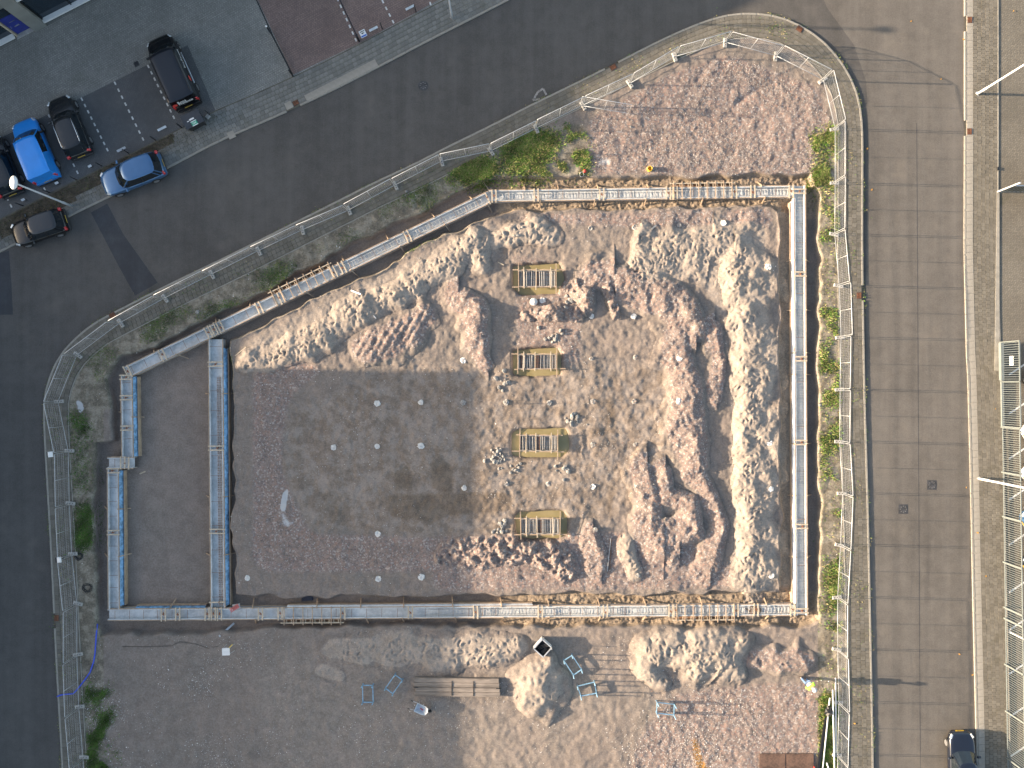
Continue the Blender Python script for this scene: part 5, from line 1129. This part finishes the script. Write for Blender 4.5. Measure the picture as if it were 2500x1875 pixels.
for s in (1,-1):
    MB().tube([(.52,s*.07,.19),(.1,s*.2,.33),(-.45,s*.26,.50),(-.85,s*.29,.62)], .019, 6).build('handle', M['galv'], g, True); MB().tube([(-.72,s*.285,.58),(-.88,s*.29,.63)], .026, 6).build('grip', M['black'], g); MB().tube([(-.25,s*.23,.40),(-.32,s*.23,0)], .018, 6).build('leg', M['galv'], g)
MB().bar((-.1,.0,.40), (.12,-.06,.42), .05,.03).build('trowel', M['red'], g)
# timber beams
c = G(1117,1674); g = empty('timber_mat', c, R(-.8), 'long stack of weathered timber beams bolted together beside the sand cone', 'timber')
for k in range(4):
    y = -.46+k*.31; l = 5.75-.08*(k % 2); o = MB().box((random.gauss(0,.04),y,.17+random.gauss(0,.012)), (l,.30,.30), cut=.03).build('beam', M['wood_grey'], g)
for x in (-.35,1.1): MB().box((x,-.05,.335), (.05,1.0,.02)).build('strap', M['black'], g)
for x in (-2.72,2.72): MB().tube([(x-.12*np.sign(x),-.02,.33),(x+.1*np.sign(x),-.02,.36),(x+.2*np.sign(x),-.02,.25)], .03, 6).build('lifting_loop', M['black'], g)
# saw table
top_c = P(552,1586,1.0); g = empty('work_table', (top_c.x,top_c.y,float(height(566,1573))), R(2), 'small white topped work table in the shade below the bottom tray', 'table')
MB().box((0,0,.98), (.50,.24,.04)).build('top_board', M['white'], g); MB().box((0,-.25,.975), (.50,.23,.04)).build('top_board', M['white'], g)
for sx in (-.2,.2):
    for sy in (-.3,.08): MB().tube([(sx*1.3,sy*1.2,0),(sx,sy,.96)], .018, 6).build('leg', M['galv'], g)
MB().bar((.2,.1,.96), (.42,.32,.9), .05,.03).build('side_arm', M['yellow'], g)
# blue hose, pit hole, cables
hp = [(236,1524),(237,1551),(234,1594),(231,1613),(222,1640),(210,1657),(193,1679),(181,1692),(166,1694),(150,1696),(140,1700)]
pts = [G(u,v) if u > 170 else P(u,v,.09) for u, v in hp]; pts = [Vector((p.x,p.y,max(p.z,.085)+.04)) for p in pts]; pts[0].z = -.1
sm_ = []
for a, b in zip(pts, pts[1:]): sm_ += [a.lerp(b, t) for t in (0,.5)]
o = MB().tube([p-pts[0] for p in sm_]+[pts[-1]-pts[0]], .045, 8).build('blue_hose', M['hose'], None, True); o.location = pts[0]; tag(o, 'bright blue drain hose curving from the trench corner to the fence', 'hose')
def coil(u, v, r, n, lb):
    p = G(u, v); q = []
    for k in range(n*14):
        a = k/14*2*math.pi; rr = r*(.55+.45*math.sin(k*.37)**2); q.append((rr*math.cos(a)+.05*math.sin(k*.9), rr*math.sin(a)*.9, .03+.02*math.sin(k*.5)+.01*k/14))
    o = MB().tube(q, .016, 5).build('cable_coil', M['black'], None, True); o.location = p; tag(o, lb, 'cable')
coil(194,1358,.30,7,'tangled black cable coil at the foot of the shaded fence'); coil(215,1435,.36,5,'loose black cable loops beside the lower western tray')
o = MB().tube([G(u,v)-G(300,1578)+Vector((0,0,.015)) for u, v in ((300,1578),(360,1578),(420,1576),(440,1566),(480,1572),(510,1582),(535,1576))], .014, 5).build('cable', M['black'], None, True); o.location = G(300,1578); tag(o, 'thin black cable running to the work table', 'cable')
# yellow sleeve, bucket, helmet
c = G(1585,414); g = empty('yellow_sleeve', c, 0, 'yellow plastic pipe sleeve standing on the rubble plot', 'pipe'); MB().add(*(lambda n, r, t, h: ([(rr*math.cos(2*math.pi*k/n), rr*math.sin(2*math.pi*k/n), z) for rr, z in ((r,0),(r,h),(r-t,h),(r-t,.03)) for k in range(n)], [(i*n+k, i*n+(k+1)%n, (i+1)*n+(k+1)%n, (i+1)*n+k) for i in range(3) for k in range(n)]+[tuple(range(3*n,4*n))]))(18,.17,.025,.28)).build('pipe_wall', M['yellow'], g, True); MB().lathe([(.08,.03),(.07,.12),(.03,.15)], 8).build('plug', simple('orange_plug', (.7,.3,.03), .5), g)
c = G(1420,427); g = empty('bucket', c, 0, 'small grey bucket at the edge of the top trench', 'bucket'); MB().lathe([(.13,0),(.17,.3),(.15,.3),(.11,.04)], 14, sx=.85).build('bucket_wall', simple('bucket_grey', (.22,.24,.28), .5), g, True); MB().tube([(.14,0,.3),(.1,.12,.34),(0,.17,.35),(-.1,.12,.34),(-.14,0,.3)], .008, 5).build('handle', M['galv'], g)
o = MB().lathe([(.13,0),(.12,.09),(.07,.15),(.02,.165)], 12).build('safety_helmet', M['red'], None, True); o.location = G(1427,419); tag(o, 'red plastic helmet next to the grey bucket', 'helmet')
# items by the bottom tray: red clamps, dark mat
c = G(745,1464); o = MB().box((0,0,.06), (.78,.42,.10), Matrix.Rotation(.08,3,'Z'), cut=.04).build('folded_tarp', simple('navy_tarp', (.012,.022,.05), .5, var=.5, bump=.8, bd=.04)); o.location = c; tag(o, 'folded navy tarp in the trench above the bottom tray', 'tarp')
c = P(573,1484,.16); g = empty('clamp_bundle', c, R(32), 'bundle of red steel clamps on a grey board at the tray crossing', 'clamps')
MB().box((.12,-.02,-.03), (.5,.42,.03), Matrix.Rotation(-.4,3,'Z')).build('board', M['concrete'], g)
for k in range(4): MB().bar((-.35,-.12+k*.07,.02), (.32,-.10+k*.07,.05), .03).build('clamp', M['red'], g)
# tubes, tarp, steel plates in the sunny corner
for (u0,v0,u1,v1,z0,z1,lb) in ((2033,1684,2038,1900,.35,.25,'long white steel tube resting along the fence foot line'),(2026,1704,2024,1722,.30,.25,'short white tube end sticking out of the black tarp'),(2022,1746,2006,1900,.30,.2,'white steel tube lying aslant in the grass'),(2018,1862,2028,1890,.2,.15,'stub of white tube in the grass corner'),(2040,1655,2041,1838,.24,.24,'white steel tube lying against the fence bottom')):
    a, b = P(u0,v0,z0), P(u1,v1,z1); o = MB().tube([(0,0,0), b-a], .05, 8).build('steel_tube', M['white'], None, True); o.location = a; tag(o, lb, 'tube')
c = G(2021,1733); m = MB().lathe([(.30,0),(.34,.1),(.26,.25),(.12,.32)], 14, sx=.7, sy=1.1)
for v in m.v: v += Vector((random.gauss(0,.05),random.gauss(0,.05),random.gauss(0,.03)))
o = m.build('black_tarp', M['black']); o.location = c; tag(o, 'crumpled black tarp bundle on the white tubes', 'tarp')
c = P(2010,1790); o = MB().bar((0,0,.12), Vector((-.65,-4.2,.12)), .17,.2).build('dark_beam', M['black_metal']); o.location = (P(2014,1748).x,P(2014,1748).y,.07); tag(o, 'dark steel beam lying beside the slanting white tube', 'beam')
for (u0,u1,lb) in ((1852,1916,'rust brown steel road plate with sand smears'),(1918,1985,'rust brown steel road plate next to the smeared one')):
    a, b = G(u0,1838), G(u1,1838); m = MB(); w = b.x-a.x; m.box((w/2,-2.2,.02), (w-.02,4.4,.03)); o = m.build('steel_plate', simple('rusty_plate', (.10,.060,.042), .6, .1, var=.6, scale=.9, fine=8)); o.location = (a.x,a.y,max(a.z,b.z)+.05); tag(o, lb, 'steel plate')
o = MB().tube([(0,0,0),(.12,-.25,.05)], .04, 8).build('red_tube', M['red']); o.location = G(1984,1868)+Vector((0,0,.12)); tag(o, 'short red tube on the corner of the steel plate', 'tube')
# fallen leaves
leaf = lib('leaf', MB().add([(-.09,0,.01),(0,-.06,.03),(.10,0,.015),(0,.06,.03),(-.05,.04,.02),(-.05,-.04,.02)], [(0,5,1,2,3,4)]), M['leaf'])
for u, v in ((2224,52),(2297,193),(2350,98),(2117,363),(2128,463),(2428,998),(2405,1406),(2342,1597),(2372,1646),(2472,28),(2357,1190),(1310,300),(2085,1765),(2385,1300)):
    o = bpy.data.objects.new('fallen_leaf', leaf); p = P(u,v); o.location = (p.x,p.y,.004 if 2110 < u < 2350 else .10); o.rotation_euler = (random.gauss(0,.1),random.gauss(0,.1),random.uniform(0,6)); s = random.uniform(.6,1.0); o.scale = (s,s,s); link(o); tag(o, 'dry yellow leaf fallen on the pavement or street', 'leaf', 'fallen leaves')
# stacked white blocks by the bend and stones on verges
for (u, v, s, lb) in ((2001,989,.13,'white stone on the verge of the straight street'),(1539,311,.09,'single white stone on the rubble plot'),(992,468,.10,'pale stone in the diagonal verge'),(483,762,.16,'grey slab piece on the verge by the slanting tray')):
    o = bpy.data.objects.new('verge_stone', LM[1]); o.location = G(u,v)+Vector((0,0,s*.3)); o.scale = (s,s*.9,s*.7); o.rotation_euler = (0,0,random.uniform(0,6)); link(o); tag(o, lb, 'stone')

# ---------------------------------------------------------------- worker
def skinned(name, pts, edges, mat, parent, sub=2, root=0):
    me = bpy.data.meshes.new(name); me.from_pydata([p[:3] for p in pts], edges, []); o = bpy.data.objects.new(name, me); link(o, parent)
    o.modifiers.new('skin', 'SKIN'); sv = me.skin_vertices
    if not sv:
        bm = bmesh.new(); bm.from_mesh(me); bm.verts.layers.skin.verify(); bm.to_mesh(me); bm.free(); sv = me.skin_vertices
    for i, p in enumerate(pts):
        r = p[3]; sv[0].data[i].radius = r if isinstance(r, tuple) else (r, r)
    sv[0].data[root].use_root = True
    s = o.modifiers.new('sub', 'SUBSURF'); s.levels = sub; s.render_levels = sub; me.materials.append(mat); return o
wp = G(1962,1657); w = empty('person', wp, R(-50), 'worker in white helmet and yellow green vest walking beside the brown soil heap', 'person')
# local x forward. one continuous body, clothing as children
body = [(0,0,.95,(.15,.12)),(.04,0,1.15,(.15,.11)),(.10,0,1.36,(.17,.11)),(.14,0,1.48,.065),(.17,0,1.58,.075),(.19,0,1.70,(.085,.09)),
 (.0,.10,.88,.095),(.10,.11,.50,.065),(.02,.11,.10,.045),(.16,.12,.05,.04),(.0,-.10,.88,.095),(-.08,-.11,.50,.065),(-.30,-.11,.14,.045),(-.18,-.12,.06,.04),
 (.10,.20,1.40,.065),(.06,.27,1.14,.05),(.20,.27,.94,.04),(.26,.26,.88,.032),(.10,-.20,1.40,.065),(.00,-.28,1.14,.05),(.08,-.30,.92,.04),(.10,-.29,.85,.032)]
be = [(0,1),(1,2),(2,3),(3,4),(4,5),(0,6),(6,7),(7,8),(8,9),(0,10),(10,11),(11,12),(12,13),(2,14),(14,15),(15,16),(16,17),(2,18),(18,19),(19,20),(20,21)]
nb = len(body)
for hand, base_ in ((17,(.26,.26,.88)),(21,(.10,-.29,.85))):
    for k, (dx, dy, L_) in enumerate(((.03,-.025,.07),(.035,-.008,.085),(.03,.010,.08),(.02,.026,.06),(-.02,-.04,.05))):
        i = len(body); body += [(base_[0]+dx*.8, base_[1]+dy, base_[2]-.035, .009), (base_[0]+dx+.012, base_[1]+dy*1.1, base_[2]-.035-L_, .007)]; be += [(hand,i),(i,i+1)]
skinned('body', body, be, M['skin'], w)
tr_ = [(0,0,.97,(.165,.135)),(0,.10,.88,.108),(.10,.11,.50,.085),(.03,.11,.14,.075),(0,-.10,.88,.108),(-.08,-.11,.50,.085),(-.27,-.11,.18,.075)]
skinned('trousers', tr_, [(0,1),(1,2),(2,3),(0,4),(4,5),(5,6)], M['denim'], w)
ve = [(.01,0,.98,(.175,.14)),(.04,0,1.15,(.18,.13)),(.10,0,1.36,(.19,.13)),(.13,0,1.45,.09),(.10,.20,1.40,.085),(.06,.27,1.14,.068),(.18,.27,.98,.055),(.10,-.20,1.40,.085),(.00,-.28,1.14,.068),(.07,-.30,.97,.055)]
skinned('jacket', ve, [(0,1),(1,2),(2,3),(2,4),(4,5),(5,6),(2,7),(7,8),(8,9)], M['hivis'], w)
for z, x in ((1.08,.03),(1.24,.065)): MB().lathe([(.185,z),(.19,z+.05)], 18, (x,0,0), sx=.78, sy=1.06).build('reflective_band', M['white'], w, True)
MB().lathe([(.155,1.74),(.15,1.755),(.125,1.76),(.118,1.82),(.075,1.875),(.02,1.89)], 18, (.19,0,0), sx=1.12).build('helmet', M['white'], w, True)
for (x, y) in ((.10,.115),(-.23,-.115)): MB().lathe([(.06,.0),(.062,.06),(.05,.13)], 10, (x,y,.0 if x > 0 else .03), sx=1.9).build('boot', M['black'], w, True)
for s in (1,-1): MB().lathe([(.012,0),(.008,.006)], 8, (.285,s*.035,1.70)).build('eye', M['black'], w)
MB().lathe([(.03,1.60),(.045,1.66),(.02,1.70)], 8, (.27,0,0)).build('nose', M['skin'], w)
